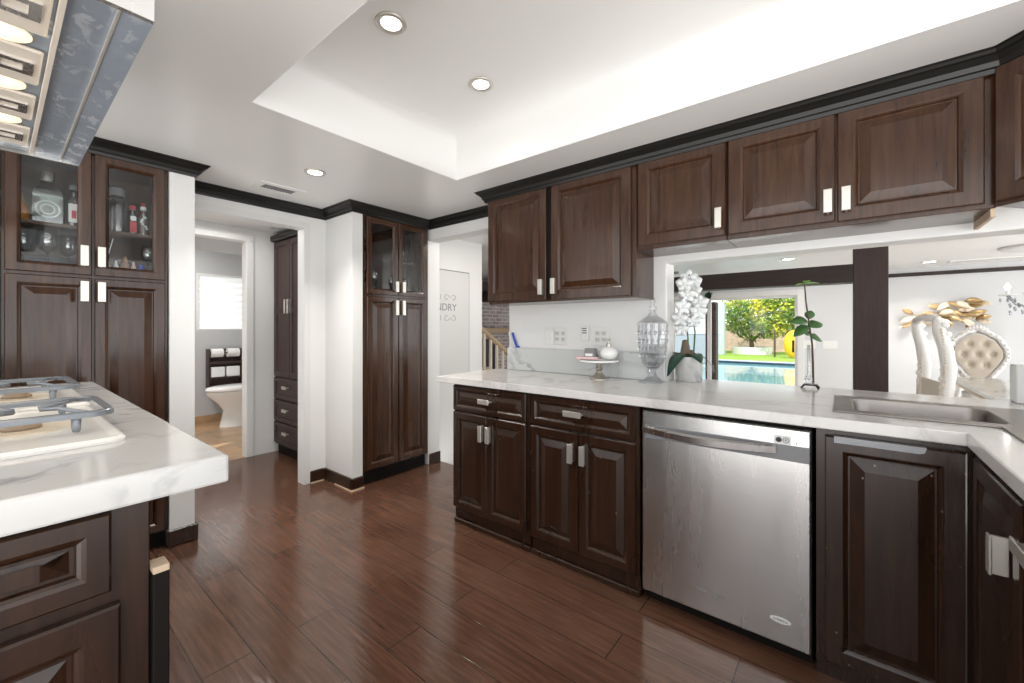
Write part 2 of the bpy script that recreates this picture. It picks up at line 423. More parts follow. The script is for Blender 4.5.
# hallway behind the right wall, and the living room
S(B().box(2.56, 3.2, -.3, 3.45, 3.3, ZC), 'wall_laundry', M['wall'])
S(B().cells([-5, .66, 2.84, 7], [-.3, 1.81, ZC], lambda y, z: not (.66 < y < 2.84 and z < 1.81), 9.0, 9.15, 'X'), 'wall_far', M['farwall'])
S(B().box(3.45, 5.6, -.3, 9.0, 5.75, ZC), 'wall_fireplace', M['brick'])
# casings
S(B().cells([1.505, 1.55], [.0, 2.04], lambda x, z: True, 3.268, 3.28, 'Y'), 'trim_1', M['trimw'], bevel=.004)
S(B().box(.727, 3.268, 1.993, 1.505, 3.28, 2.04), 'trim_2', M['trimw'])
S(B().box(1.484, 4.385, 0, 1.548, 4.4, 2.035, .004), 'trim_3', M['trimw'])
S(B().box(.66, 4.385, 2.035, 1.548, 4.4, 2.09, .004), 'trim_4', M['trimw'])
b = B().box(8.97, .56, -.3, 9.0, .66, 1.91, .004).box(8.97, .66, 1.81, 9.0, 2.84, 1.91, .004).box(8.97, 2.84, -.3, 9.0, 2.94, 1.91, .004)
S(b, 'trim_5', M['trimw'])

# baseboards
def baseb(name, x0, y0, x1, y1, h=.095):
    S(B().box(x0, y0, 0, x1, y1, h, .006), name, M['wornshaded'])
baseb('baseboard_left_end', .60, 2.915, .74, 2.93)
baseb('baseboard_left_side', .725, 2.93, .74, 3.268)
baseb('baseboard_doorway', 1.552, 3.265, 1.663, 3.28)
baseb('baseboard_column_side', 1.663, 2.875, 1.678, 3.28)
baseb('baseboard_column_front', 1.663, 2.86, 1.763, 2.875)
baseb('baseboard_jamb', 2.43, 2.885, 2.56, 2.9)
# raw plaster edges left under the loose baseboards
S(B().box(1.656, 2.853, 0, 1.765, 2.86, .012).box(1.656, 2.86, 0, 1.663, 3.1, .010).box(1.552, 3.257, 0, 1.655, 3.265, .008), 'trim_10', M['rawwood'])

# crown moulding
CROWN = [(0, -.07), (.010, -.07), (.014, -.056), (.02, -.052), (.026, -.036), (.042, -.02), (.05, -.016), (.056, -.006), (.062, -.004), (.062, -.0005), (0, -.0005)]
def crown(name, path, m=None, k=1.0, z=ZC):
    """profile swept along path; room side is to the right of travel direction"""
    P = [Vector((x, y)) for x, y in path]; rings = []
    for i, p in enumerate(P):
        ds = []
        if i > 0: ds.append((P[i]-P[i-1]).normalized())
        if i < len(P)-1: ds.append((P[i+1]-P[i]).normalized())
        ns = [Vector((d.y, -d.x)) for d in ds]
        n = sum(ns, Vector((0, 0))); n.normalize()
        n /= max(.3, n.dot(ns[0]))
        rings.append([(p.x+n.x*o*k, p.y+n.y*o*k, z+h*k) for o, h in CROWN])
    S(B().loft(rings), name, m or M['crown'])
crown('trim_6', [(-1.2, 2.93), (.725, 2.93), (.725, 3.28), (1.678, 3.28), (1.678, 2.872), (2.418, 2.872), (2.418, 1.97)])
crown('trim_7', [(2.418, 1.945), (2.145, 1.945), (2.145, -.418), (1.70, -.82)])
S(B().box(8.965, -4.9, 2.03, 9.0, .2, 2.085, .004), 'trim_8', M['beam'])

# ------------------------------------------------------------------ cabinet pieces (local: x width, y depth, front at y=0, z up)
def rect(x0, z0, x1, z1, i, y): return [(x0+i, y, z0+i), (x1-i, y, z0+i), (x1-i, y, z1-i), (x0+i, y, z1-i)]
def raised(x0, z0, x1, z1, stile=.055, t=.02, field=.03):
    s = stile
    prof = [(0, 0), (0, -t+.004), (.004, -t), (s-.014, -t), (s-.008, -t+.003), (s-.003, -t+.007), (s, -t+.013), (s+.005, -t+.013), (s+.005+field, -t+.003), (s+.008+field, -t+.002)]
    return B().loft([rect(x0, z0, x1, z1, i, y) for i, y in prof])
def shaker(x0, z0, x1, z1, s=.05, t=.02):
    prof = [(0, 0), (0, -t+.002), (.002, -t), (s-.003, -t), (s, -t+.01), (s+.01, -t+.011)]
    return B().loft([rect(x0, z0, x1, z1, i, y) for i, y in prof])
def glassframe(x0, z0, x1, z1, s=.052, t=.02):
    prof = [(0, 0), (0, -t+.004), (.004, -t), (s-.014, -t), (s-.008, -t+.003), (s-.003, -t+.007), (s, -t+.012), (s, 0)]
    b = B(); b.loft([rect(x0, z0, x1, z1, i, y) for i, y in prof+[(0, 0)]], False, False); bmesh.ops.remove_doubles(b.bm, verts=b.bm.verts, dist=1e-6)
    return b
def pull(parent, x, z, L=.095, vertical=True, t=.02, label='flat satin nickel pull'):
    b = B(); h = L/2
    if vertical:
        b.box(x-.004, -t-.028, z-h, x+.004, -t, z+h, .001).box(x-.0145, -t-.033, z-h, x+.0145, -t-.028, z+h, .0015)
    else:
        b.box(x-h, -t-.028, z-.004, x+h, -t, z+.004, .001).box(x-h, -t-.033, z-.0145, x+h, -t-.028, z+.0145, .0015)
    o = b.build('handle', M['nickel'], parent); o['label'] = label; return o
def door(parent, x0, x1, z0, z1, m, hx=None, hz=None, kind='raised', stile=.055, name='door', hv=True, L=.095, field=.03):
    b = {'raised': lambda: raised(x0, z0, x1, z1, stile, field=field), 'shaker': lambda: shaker(x0, z0, x1, z1), 'glass': lambda: glassframe(x0, z0, x1, z1, stile)}[kind]()
    o = b.build(name, m, parent)
    if kind == 'glass':
        s = stile
        p = B().box(x0+s-.003, -.008, z0+s-.003, x1-s+.003, -.004, z1-s+.003).build('pane', M['glass'], o); p['label'] = 'clear glass pane'
    if hx is not None: pull(o, hx, hz, L, hv)
    return o
def shell(w, d, z0, z1, t=.018, shelves=(), front=.03, mids=()):
    """open-fronted carcass with a face frame and shelves"""
    b = B()
    b.box(0, 0, z0, t, d, z1).box(w-t, 0, z0, w, d, z1).box(t, d-t, z0, w-t, d, z1)
    b.box(t, 0, z0, w-t, d-t, z0+t).box(t, 0, z1-t, w-t, d-t, z1)
    for zz in mids: b.box(t, 0, zz-.03, w-t, d-t, zz+.03)
    return b

# ------------------------------------------------------------------ base cupboards along the right wall
XB = 1.82
def hollow(b, w, d, z0, z1, x0=0):
    return b.box(x0, 0, z0, x0+.018, d, z1).box(w-.018, 0, z0, w, d, z1).box(x0+.018, d-.018, z0, w-.018, d, z1).box(x0+.018, 0, z0, w-.018, d-.018, z0+.018).box(x0+.018, 0, z0+.018, w-.018, .018, z1)
def base_cab(name, label, y_left, wid, loc_x=XB, rz=-90, dep=.58, group=None, loc=None):
    t = T(name, label, 'cabinet', loc or (loc_x, y_left, 0), rz, group)
    B().box(0, 0, .095, wid, dep, .868, .002).build('body', M['wornshaded'], t)
    B().box(.0, .012, 0, wid, .05, .095).box(0, -.004, 0, wid, .012, .03, .004).build('toe_kick', M['wornshaded'], t)
    return t
t = base_cab('base_cabinet', 'dark base cupboard with drawer at the open left end of the long counter', 1.925, .59)
d = door(t, .008, .575, .71, .862, M['wornshaded'], .29, .79, name='drawer', stile=.035, hv=False, L=.085, field=.022)
door(t, .008, .288, .105, .698, M['wornshaded'], .262, .6, stile=.05); door(t, .292, .575, .105, .698, M['wornshaded'], .32, .6, stile=.05)
t = base_cab('base_cabinet', 'dark base cupboard touching the dishwasher, wide drawer over two doors', 1.325, .605)
door(t, .008, .592, .71, .862, M['wornshaded'], .28, .795, name='drawer', stile=.04, hv=False, L=.1, field=.025)
door(t, .008, .297, .105, .698, M['wornshaded'], .268, .6, stile=.055); door(t, .302, .592, .105, .698, M['wornshaded'], .335, .6, stile=.055)

# dishwasher
t = T('dishwasher', 'stainless steel dishwasher built in under the white counter', 'dishwasher', (1.80, .708, 0), -90)
B().box(.004, .03, .10, .618, .58, .862).build('body', M['dark'], t)
B().box(.004, .06, .0, .618, .10, .10).build('kick_plate', M['dark'], t)
b = B(); b.loft([rect(.006, .062, .616, .855, i, y) for i, y in ((0, .03), (0, .005), (.005, 0))])
dr = b.build('door', M['steel'], t)
b = B().box(.02, -.002, .738, .612, .001, .795); b.build('handle_recess', M['greycap'], dr)
prof = []
hb = []
for i in range(17):
    x = .012 + .50*i/16; s_ = math.sin(PI*i/16)
    hb.append([(x, -.006-.03*s_, .76-.004*s_), (x, -.014-.034*s_, .762-.006*s_), (x, -.016-.034*s_, .786-.006*s_), (x, -.006-.03*s_, .792-.004*s_)])
B().loft(hb).build('handle', M['steel'], dr, auto=40)
pl = B().box(.505, -.003, .797, .558, .001, .828, .0015).build('control_badge', M['plastic'], dr)
b = B(); b.lathe([(.0095, 0), (.0095, .002), (.006, .003)], n=20); b.xform(Matrix.Translation((.52, -.003, .812)) @ Matrix.Rotation(R(90), 4, 'X')); b.build('button', M['blackp'], pl, smooth=False)
b = B()
for k in range(8):
    a = k*PI/4; b.box(.542+.009*math.cos(a)-.0022, -.0042, .812+.009*math.sin(a)-.0022, .542+.009*math.cos(a)+.0022, -.003, .812+.009*math.sin(a)+.0022)
b.box(.539, -.0042, .809, .545, -.003, .815); b.build('dial_mark', M['greycap'], pl)
B().box(.572, -.0015, .803, .576, .0005, .807).build('status_light', M['blackp'], dr)
text_mesh('Whirlpool', .026, .0006, 'logo', M['greycap'], dr, (.285, -.0012, .152), (R(90), 0, 0), .25)
b = B(); b.lathe([(.033, 0), (.033, .001)], n=28); b.xform(Matrix.Translation((.525, 0, .15)) @ Matrix.Rotation(R(90), 4, 'X') @ Matrix.Diagonal((1, .34, 1, 1)))
st = b.build('sticker', M['plastic'], dr)
text_mesh('AMERICA', .011, .0003, 'sticker_text', M['blackp'], st, (.525, -.0014, .15), (R(90), 0, 0))

# sink cupboard with wide stile
t = T('sink_cabinet', 'scuffed dark cupboard right of the dishwasher with a grey strip hung over its door', 'cabinet', (XB, .078, 0), -90)
B().box(0, 0, .05, .018, .575, .868).box(.018, .557, .05, .38, .575, .868).box(.018, 0, .05, .38, .557, .068).box(.018, 0, .068, .38, .018, .868).build('body', M['wornshaded'], t)
B().box(0, .012, 0, .38, .05, .05).build('toe_kick', M['wornshaded'], t)
dd = door(t, .025, .362, .07, .848, M['wornshaded'], stile=.062, field=.035)
b = B(); pts = [(.05, .846), (.05, .828), (.26, .828), (.272, .832), (.276, .846)]
b.loft([[(x, -.0225, z) for x, z in pts], [(x, -.0205, z) for x, z in pts]]); b.box(.05, -.0225, .846, .276, .0, .8495)
g_ = b.build('over_door_strip', M['greystrip'], dd); g_['label'] = 'grey plastic strip hooked over the door top'
# cupboards on the return leg, facing the long counter's open end
t = T('corner_cabinet', 'dark cupboard on the return leg, its single door edge-on beside the inner corner', 'cabinet', (1.795, -.31, 0), 180)
hollow(B(), .45, .5, .095, .868).build('body', M['wornshaded'], t)
B().box(0, .012, 0, .45, .05, .095).build('toe_kick', M['wornshaded'], t)
door(t, .02, .435, .105, .845, M['wornshaded'], .36, .70, stile=.06, L=.088)
t = T('corner_cabinet', 'dark cupboard at the right photo edge, only its drawer and door edge in view', 'cabinet', (1.343, -.31, 0), 180)
B().box(0, 0, .095, .6, .5, .868, .002).build('body', M['wornshaded'], t)
B().box(0, .012, 0, .6, .05, .095).build('toe_kick', M['wornshaded'], t)
door(t, .008, .59, .71, .855, M['wornshaded'], .12, .79, name='drawer', stile=.04, hv=False, L=.1, field=.022)
door(t, .008, .297, .105, .698, M['wornshaded'], .268, .6, stile=.055); door(t, .302, .59, .105, .698, M['wornshaded'], .335, .6, stile=.055)

# ------------------------------------------------------------------ countertop with the sink cut-outs
BX0, BX1, BY0, BY1 = 1.975, 2.325, -.415, -.02      # bowl along the long counter
CX0, CX1, CY0, CY1 = 1.42, 1.765, -.78, -.42         # bowl on the return leg
def ct(x, y):
    if BX0 < x < BX1 and BY0 < y < BY1: return False
    if CX0 < x < CX1 and CY0 < y < CY1: return False
    if y > .80: return x < 2.418 and x > 1.785
    if y > -.28: return x > 1.785
    return True
b = B().cells([.7, CX0, CX1, 1.785, BX0, BX1, 2.418, 2.69], [-.93, CY0, CY1, BY0, -.28, BY1, .80, 2.055], ct, .872, .912)
b = b.build('countertop', M['counter'], bevel=.004)
tag(b, 'white quartz countertop running past the dishwasher and turning the corner', 'countertop')
o = B().box(2.395, .80, .913, 2.418, 1.965, 1.075, .003).build('backsplash', M['splash'])
tag(o, 'low pale marble backsplash along the wall under the hanging cupboards', 'backsplash')
o = B().box(2.60, -.74, .913, 2.69, -.545, 1.068, .004).build('counter_upstand', M['trimw'])
tag(o, 'short white upstand block behind the sink at the right photo edge', 'upstand')

# butterfly sink
def rrect(x0, y0, x1, y1, r, z, n=5):
    p = []
    for cx, cy, a0 in ((x1-r, y0+r, -90), (x1-r, y1-r, 0), (x0+r, y1-r, 90), (x0+r, y0+r, 180)):
        for k in range(n+1):
            a = R(a0+90*k/n); p.append((cx+r*math.cos(a), cy+r*math.sin(a), z))
    return p
t = T('sink', 'stainless steel two-bowl corner sink let into the white counter', 'sink', (0, 0, 0))
zt = .9125
us = [1.385, CX0+.005, CX1-.005, 1.925, BX0+.005, BX1-.005, 2.375]; vs = [-.845, CY0+.005, CY1-.005, BY0+.005, -.375, BY1-.005, .035]
def rimf(x, y):
    if BX0+.005 < x < BX1-.005 and BY0+.005 < y < BY1-.005: return False
    if CX0+.005 < x < CX1-.005 and CY0+.005 < y < CY1-.005: return False
    return (x > 1.925) or y < -.375
B().cells(us, vs, rimf, zt, zt+.006).build('rim', M['sink'], t, bevel=.002)
for x0, y0, x1, y1 in ((BX0, BY0, BX1, BY1), (CX0, CY0, CX1, CY1)):
    b = B(); g = .006
    b.loft([rrect(x0+g-.004, y0+g-.004, x1-g+.004, y1-g+.004, .02, zt+.0055), rrect(x0+g, y0+g, x1-g, y1-g, .05, zt+.003), rrect(x0+g+.004, y0+g+.004, x1-g-.004, y1-g-.004, .055, zt-.02), rrect(x0+.02, y0+.02, x1-.02, y1-.02, .06, zt-.15), rrect(x0+.05, y0+.05, x1-.05, y1-.05, .06, zt-.18)], cap0=False)
    o = b.build('bowl', M['sink'], t, auto=40)
    c = ((x0+x1)/2, (y0+y1)/2)
    b = B(); b.lathe([(.045, -.001), (.04, .004), (.03, .001), (.012, .001)], (c[0], c[1], zt-.179), 20); b.build('drain', M['chrome'], o, smooth=True)

# ------------------------------------------------------------------ hanging cupboards
XU = 2.16
def up(name, label, y_left, w, z0, dep=.257, loc=None, rz=-90):
    t = T(name, label, 'cabinet', loc or (XU, y_left, 0), rz)
    B().box(0, 0, z0, w, dep, 2.112, .002).build('body', M['wood'], t)
    return t
t = up('wall_cabinet', 'tall brown hanging cupboard with two doors at the left end of the row', 1.935, 1.063, 1.385)
door(t, .005, .487, 1.40, 2.106, M['wood'], .462, 1.475, stile=.06); door(t, .525, 1.035, 1.395, 2.106, M['wood'], .555, 1.475, stile=.065)
o = B().box(.489, -.004, 1.395, .523, -.0005, 2.10).build('gap_shade_strip', M['dark'], t); o['label'] = 'dark strip standing in for shade between the doors'  # thin dark strip painted in as the shade between the doors
t = up('wall_cabinet', 'short single-door brown hanging cupboard right after the tall one', .869, .436, 1.635)
door(t, .01, .432, 1.655, 2.106, M['wood'], .408, 1.735, stile=.065)
t = up('wall_cabinet', 'short two-door brown hanging cupboard above the pass-through beside the inner corner', .431, .84, 1.635)
door(t, .006, .402, 1.655, 2.106, M['wood'], .378, 1.735, stile=.065); door(t, .408, .81, 1.65, 2.106, M['wood'], .436, 1.735, stile=.065)
t = up('wall_cabinet', 'brown hanging cupboard at the right photo edge, turned to face along the room', None, .6, 1.635, loc=(2.149, -.404, 0), rz=-132, dep=.2)
door(t, .01, .45, 1.65, 2.106, M['wood'], stile=.065)
o = B().box(2.165, -.408, 1.605, 2.41, -.396, 1.634).build('cabinet_bracket', M['rawwood'])
tag(o, 'bare wood strip under the corner of the hanging cupboards', 'bracket')

# ------------------------------------------------------------------ left glass-door cupboard
t = T('glass_front_cabinet', 'tall dark cupboard with glass upper doors full of bottles, beside the doorway', 'cabinet', (.02, 2.95, 0))
W = .585
b = B(); b.box(0, 0, .095, W, .345, 1.475).box(0, 0, 1.475, .018, .345, 2.10).box(W-.018, 0, 1.475, W, .345, 2.10).box(.018, .33, 1.475, W-.018, .345, 2.10)
b.box(.018, 0, 2.07, W-.018, .33, 2.10).box(.272, 0, 1.528, .306, .02, 2.07).box(.018, 0, 1.475, W-.018, .33, 1.528)
b.build('body', M['wood'], t)
B().box(.019, .03, 1.712, W-.019, .329, 1.728).build('shelf', M['wood'], t)
B().box(0, .04, 0, W, .06, .095).build('toe_kick', M['dark'], t)
door(t, .008, .286, 1.482, 2.095, M['wood'], .258, 1.575, 'glass', .05, L=.1); door(t, .296, .572, 1.482, 2.095, M['wood'], .318, 1.575, 'glass', .052, L=.1)
door(t, .008, .286, .105, 1.468, M['wood'], .258, 1.40, stile=.05, L=.1); door(t, .296, .572, .105, 1.468, M['wood'], .318, 1.40, stile=.05, L=.1)
t = T('tall_cabinet', 'dark solid cupboard at the left photo edge beside the glass-door cupboard', 'cabinet', (-.575, 2.95, 0))
B().box(0, 0, .095, .592, .345, 2.10).build('body', M['wood'], t); B().box(0, .04, 0, .592, .06, .095).build('toe_kick', M['dark'], t)
for x0, x1, hx in ((.008, .292, .265), (.3, .585, .325)):
    door(t, x0, x1, 1.482, 2.095, M['wood'], hx, 1.56, stile=.05, L=.1); door(t, x0, x1, .105, 1.468, M['wood'], hx, 1.40, stile=.05, L=.1)
# bottles and glasses in it
def bottle(prof, loc, label, m=None, cap=None, capm=None, lab=None, square=0, grp='bottles behind the left glass doors', name='bottle'):
    t = T(name, label, 'bottle', loc, 0, grp)
    n = 4 if square else 20
    b = B(); b.lathe(prof, (0, 0, 0), n)
    if square: b.xform(Matrix.Rotation(R(45), 4, 'Z'))
    b.build('body', m or M['bottle'], t, auto=50)
    if cap: b = B(); b.lathe([(cap[0], cap[1]), (cap[0], cap[2]), (cap[0]*.8, cap[2]+.004)], n=16); b.build('cap', capm or M['greycap'], t, auto=50)
    if lab: lab(t)
    return t
SZ = 1.7285
def seal(t):
    b = B()
    for rr, w_ in ((.036, .007), (.02, .006)):
        for k in range(28):
            a = 2*PI*k/28; a2 = a+2*PI/28*.98
            P_ = [(r*math.cos(q), -.048-0.001*j, .075+r*math.sin(q)) for j in (0,) for r, q in ((rr, a), (rr+w_, a), (rr+w_, a2), (rr, a2))]
            b.loft([P_, [(x, y-.0015, z) for x, y, z in P_]])
    o = b.build('round_seal', M['paper'], t); o['label'] = 'white ring pattern'
def sq(w): return w*math.sqrt(2)/2
bottle([(sq(.095), 0), (sq(.1), .01), (sq(.1), .15), (sq(.08), .185), (sq(.04), .205), (sq(.035), .23)], (.165, 3.1, SZ), 'squat clear bottle with a white ring emblem and silver stopper on the upper shelf', cap=(.024, .22, .265), capm=M['nickel'], lab=seal, square=1)
bottle([(.03, 0), (.032, .01), (.03, .03), (.033, .05), (.028, .09), (.015, .115), (.012, .125)], (.078, 3.16, SZ), 'small amber orange bottle at the far left of the upper shelf', M['orange'], (.014, .125, .145), M['gold'])
def wl(t):
    o = B().box(-.02, -.0335, .03, .02, -.031, .125, .004).build('front_label', M['paper'], t); o['label'] = 'white label'
    o2 = B().box(-.008, -.035, .05, .008, -.0336, .09).build('emblem', M['red'], o)
bottle([(.03, 0), (.033, .01), (.033, .13), (.018, .16), (.013, .2)], (.255, 3.1, SZ), 'clear bottle with a white label and red mark by the left door frame', lab=wl, cap=(.015, .2, .22))
bottle([(.04, 0), (.044, .01), (.044, .14), (.036, .175), (.024, .19), (.024, .21)], (.42, 3.1, SZ), 'smoky grey decanter bottle with a wide grey cap behind the right glass door', M['frost'], (.033, .21, .25), M['greycap'])
def rl(t):
    o = B().box(-.014, -.023, .02, .014, -.0205, .08, .003).build('front_label', M['red'], t); o['label'] = 'red label'
    B().box(-.012, -.0245, .085, .012, -.0215, .11, .003).build('neck_label', M['paper'], t)
bottle([(.02, 0), (.022, .01), (.022, .11), (.012, .135), (.011, .155)], (.482, 3.09, SZ), 'slim clear bottle with a red label and red cap behind the right glass door', lab=rl, cap=(.013, .15, .168), capm=M['red'])
def dl(t):
    b = B()
    for k in range(6): b.ball((.011*math.cos(k), -.021, .05+.012*k), .008, 1, (1, .4, 1))
    o = b.build('front_label', M['paper'], t); o['label'] = 'white lace pattern'
bottle([(.022, 0), (.024, .01), (.024, .11), (.012, .14), (.012, .16)], (.527, 3.09, SZ), 'clear bottle with a white lacy pattern at the right end of the upper shelf', lab=dl, cap=(.013, .155, .17), capm=M['paper'])
bottle([(.016, 0), (.017, .01), (.017, .14), (.01, .17), (.01, .2)], (.545, 3.2, SZ), 'tall thin red bottle in the back right corner of the upper shelf', M['red'], (.011, .2, .215), M['red'])
def goblet(loc, label, k=1.0, grp='glasses behind the left glass doors', bowl=True):
    t = T('goblet', label, 'glass', loc, 0, grp)
    b = B(); b.lathe([(.03*k, 0), (.03*k, .003), (.006, .008), (.0045, .06*k)], n=16); b.build('stem', M['wine'], t, smooth=True)
    b = B(); b.lathe([(.006, .058*k), (.026*k, .072*k), (.036*k, .1*k), (.034*k, .13*k), (.029*k, .155*k), (.027*k, .155*k), (.032*k, .13*k), (.034*k, .1*k), (.024*k, .075*k), (.003, .062*k)], n=18); b.build('bowl', M['wine'], t, smooth=True)
    return t
GZ = 1.5285
g0 = goblet((.165, 3.08, GZ), 'large clear goblet in the middle below the left shelf', 1.12)
goblet((.088, 3.16, GZ), 'clear goblet by the left hinge below the shelf', 1.1); goblet((.243, 3.16, GZ), 'clear goblet by the handle side below the left shelf', 1.1)
goblet((.55, 3.1, GZ), 'clear goblet at the right end below the right shelf', 1.0)
def trinket(loc, label, m, r, h):
    b = B(); b.lathe([(r*.7, 0), (r, h*.15), (r*.8, h*.5), (r*.45, h*.62), (r*.55, h*.8), (r*.3, h)], n=14)
    o = b.build('trinket', m, smooth=True); o.location = loc; tag(o, label, 'ornament', 'trinkets behind the right glass door')
for x, mm, r, h, lb in ((.375, 'silverp', .013, .045, 'silver trinket at the left below the right shelf'), (.405, 'white', .012, .05, 'white trinket second from the left below the right shelf'), (.44, 'brown', .02, .075, 'brown figurine in the middle below the right shelf'), (.475, 'pink', .012, .05, 'pink trinket right of the brown figurine'), (.505, 'blue', .013, .04, 'blue trinket near the goblet below the right shelf')):
    trinket((x, 3.02, GZ), lb, M[mm], r, h)
o = B().box(-.002, -.002, 0, .002, .002, .17).build('stirrer', M['paper']); o.location = (.36, 3.03, GZ); o.rotation_euler = (0, R(12), 0); tag(o, 'thin white stick leaning by the hinge of the right glass door', 'stick')

# ------------------------------------------------------------------ pantry with glass upper doors
t = T('pantry_cabinet', 'tall narrow dark pantry cupboard between the white column and the passage', 'cabinet', (1.765, 2.885, 0))
W = .64
b = B(); b.box(0, 0, .11, W, .44, 1.475).box(0, 0, 1.475, .018, .44, 2.095).box(W-.018, 0, 1.475, W, .44, 2.095).box(.018, .42, 1.475, W-.018, .44, 2.095)
b.box(.018, 0, 2.07, W-.018, .42, 2.095).box(.3, 0, 1.528, .34, .02, 2.07).box(.018, 0, 1.475, W-.018, .42, 1.528)
b.build('body', M['wood'], t)
B().box(.019, .03, 1.765, W-.019, .419, 1.779).build('shelf', M['wood'], t)
B().box(0, .04, 0, W, .06, .11).build('toe_kick', M['dark'], t)
door(t, .03, .317, 1.485, 2.088, M['wood'], .287, 1.555, 'glass', .048, L=.085); door(t, .323, .612, 1.485, 2.088, M['wood'], .353, 1.555, 'glass', .048, L=.085)
door(t, .03, .317, .125, 1.468, M['wood'], .287, 1.385, stile=.05, L=.12); door(t, .323, .612, .125, 1.468, M['wood'], .353, 1.385, stile=.05, L=.12)
GP = 'glasses in the pantry cupboard'
for x, y, k, lb in ((.09, .2, 1.0, 'clear wine glass at the left of the lower pantry shelf'), (.14, .26, 1.1, 'clear wine glass second from the left in the pantry'), (.2, .18, 1.1, 'clear wine glass third from the left in the pantry'), (.25, .26, 1.0, 'clear wine glass beside the left pantry handle'), (.39, .2, .85, 'clear wine glass beside the right pantry handle'), (.46, .25, .8, 'clear wine glass in the middle of the right pantry side'), (.53, .2, .85, 'clear wine glass at the right end of the pantry')):
    goblet((1.78+x, 2.885+y, GZ), lb, k, GP)
bottle([(.025, 0), (.027, .01), (.027, .15), (.012, .19), (.011, .22)], (2.245, 3.05, 1.7795), 'tall clear bottle on the upper pantry shelf', cap=(.013, .21, .23), capm=M['chrome'], grp=None)
goblet((1.93, 3.08, 1.7795), 'clear wine glass alone on the upper pantry shelf', 1.1, GP)

# ------------------------------------------------------------------ linen cupboard in the hall
t = T('linen_cabinet', 'brown linen cupboard with three drawers standing in the hall behind the doorway', 'cabinet', (1.735, 4.385, 0), -90)
B().box(0, 0, .09, .72, .35, 2.085).build('body', M['linen'], t); B().box(0, .03, 0, .72, .05, .09).build('toe_kick', M['dark'], t)
B().box(0, -.05, 2.06, .72, .35, 2.12, .012).build('cornice', M['crown'], t)
for x0, x1, hx in ((.02, .355, .33), (.365, .70, .39)):
    b = B(); b.loft([rect(x0, .755, x1, 2.05, i, y) for i, y in ((0, 0), (0, -.018), (.002, -.02), (.047, -.02), (.05, -.01), (.06, -.009))])
    o = b.build('door', M['linen'], t); B().box(x0+.05, -.018, 1.36, x1-.05, -.008, 1.41).build('mid_rail', M['linen'], o); pull(o, hx, 1.42, .13)
for z0 in (.11, .325, .54):
    o = shaker(.02, z0, .70, z0+.2, .04).build('drawer', M['linen'], t); pull(o, .31, z0+.12, .09, False)

# ------------------------------------------------------------------ bathroom
t = T('toilet', 'white toilet seen through the bathroom doorway', 'toilet', (2.06, 6.0, 0), 0)
t.scale = (1, 1, 1.1)
b = B()
def ell(cx, rx, ry, z, n=24): return [(cx+rx*math.cos(2*PI*k/n), ry*math.sin(2*PI*k/n), z) for k in range(n)]
b.loft([ell(-.06, .27, .13, 0), ell(-.06, .26, .12, .04), ell(-.06, .225, .1, .18), ell(-.1, .25, .13, .27), ell(-.14, .315, .175, .36), ell(-.14, .325, .185, .40), ell(-.14, .31, .17, .405)])
b.build('bowl', M['white'], t, auto=50)
b = B(); b.loft([ell(-.14, .325, .185, .408), ell(-.14, .335, .19, .418), ell(-.14, .33, .188, .43), ell(-.13, .325, .182, .446), ell(-.13, .27, .14, .458)]); b.build('seat_lid', M['white'], t, auto=60)
B().box(.17, -.22, .38, .36, .22, .70, .025, 2).build('tank', M['white'], t); B().box(.16, -.23, .70, .37, .23, .735, .01, 2).build('tank_lid', M['white'], t)
b = B(); b.tube([(-.02, -.1, .08), (.06, -.13, .16), (.1, -.13, .25), (.14, -.12, .33)], [.02, .035, .035, .03], 10); b.build('trapway', M['white'], t, smooth=True)
# rack behind it
t = T('storage_rack', 'dark wood rack holding paper rolls on the wall behind the toilet', 'rack', (1.69, 6.25, 0))
b = B().box(0, 0, .45, .02, .12, .95, .003).box(.37, 0, .45, .39, .12, .95, .003).box(.02, .1, .45, .37, .12, .95).box(.02, 0, .76, .56, .12, .79, .003).box(.02, 0, .57, .37, .12, .59).box(.02, 0, .45, .37, .12, .47)
b.build('frame', M['linen'], t)
b = B().tube([(.02, .03, .9), (.19, .03, .9), (.37, .03, .9)], .008); b.build('roll_bar', M['blackp'], t)
def roll(x, lb):
    b = B(); b.lathe([(.02, 0), (.055, 0), (.055, .13), (.02, .13), (.02, 0)], n=22); b.xform(Matrix.Translation((x, 6.28, .9)) @ Matrix.Rotation(R(90), 4, 'Y'))
    o = b.build('toilet_roll', M['paper'], auto=50); tag(o, lb, 'toilet roll', 'toilet rolls on the bathroom rack')
roll(1.72, 'left white toilet roll on the top bar of the bathroom rack'); roll(1.90, 'right white toilet roll on the top bar of the bathroom rack')
for x, lb in ((1.72, 'left white paper packet in the middle of the bathroom rack'), (1.89, 'right white paper packet in the middle of the bathroom rack')):
    o = B().box(x, 6.252, .5915, x+.15, 6.34, .72, .01, 2).build('paper_packet', M['paper']); tag(o, lb, 'paper packet', 'paper packets on the bathroom rack')
b = B(); b.lathe([(.025, 0), (.03, .02), (.03, .09), (.012, .11), (.012, .13)], n=16); o = b.build('soap_bottle', M['blackp'], smooth=True); o.location = (2.15, 6.31, .7905); tag(o, 'dark bottle on the rack shelf above the toilet tank', 'bottle')
b = B(); b.lathe([(.02, 0), (.026, .03), (.022, .06), (.03, .09), (.012, .12)], n=14); o = b.build('air_freshener', M['pink'], smooth=True); o.location = (2.21, 6.31, .7905); tag(o, 'pink bottle beside the dark one above the toilet tank', 'bottle')
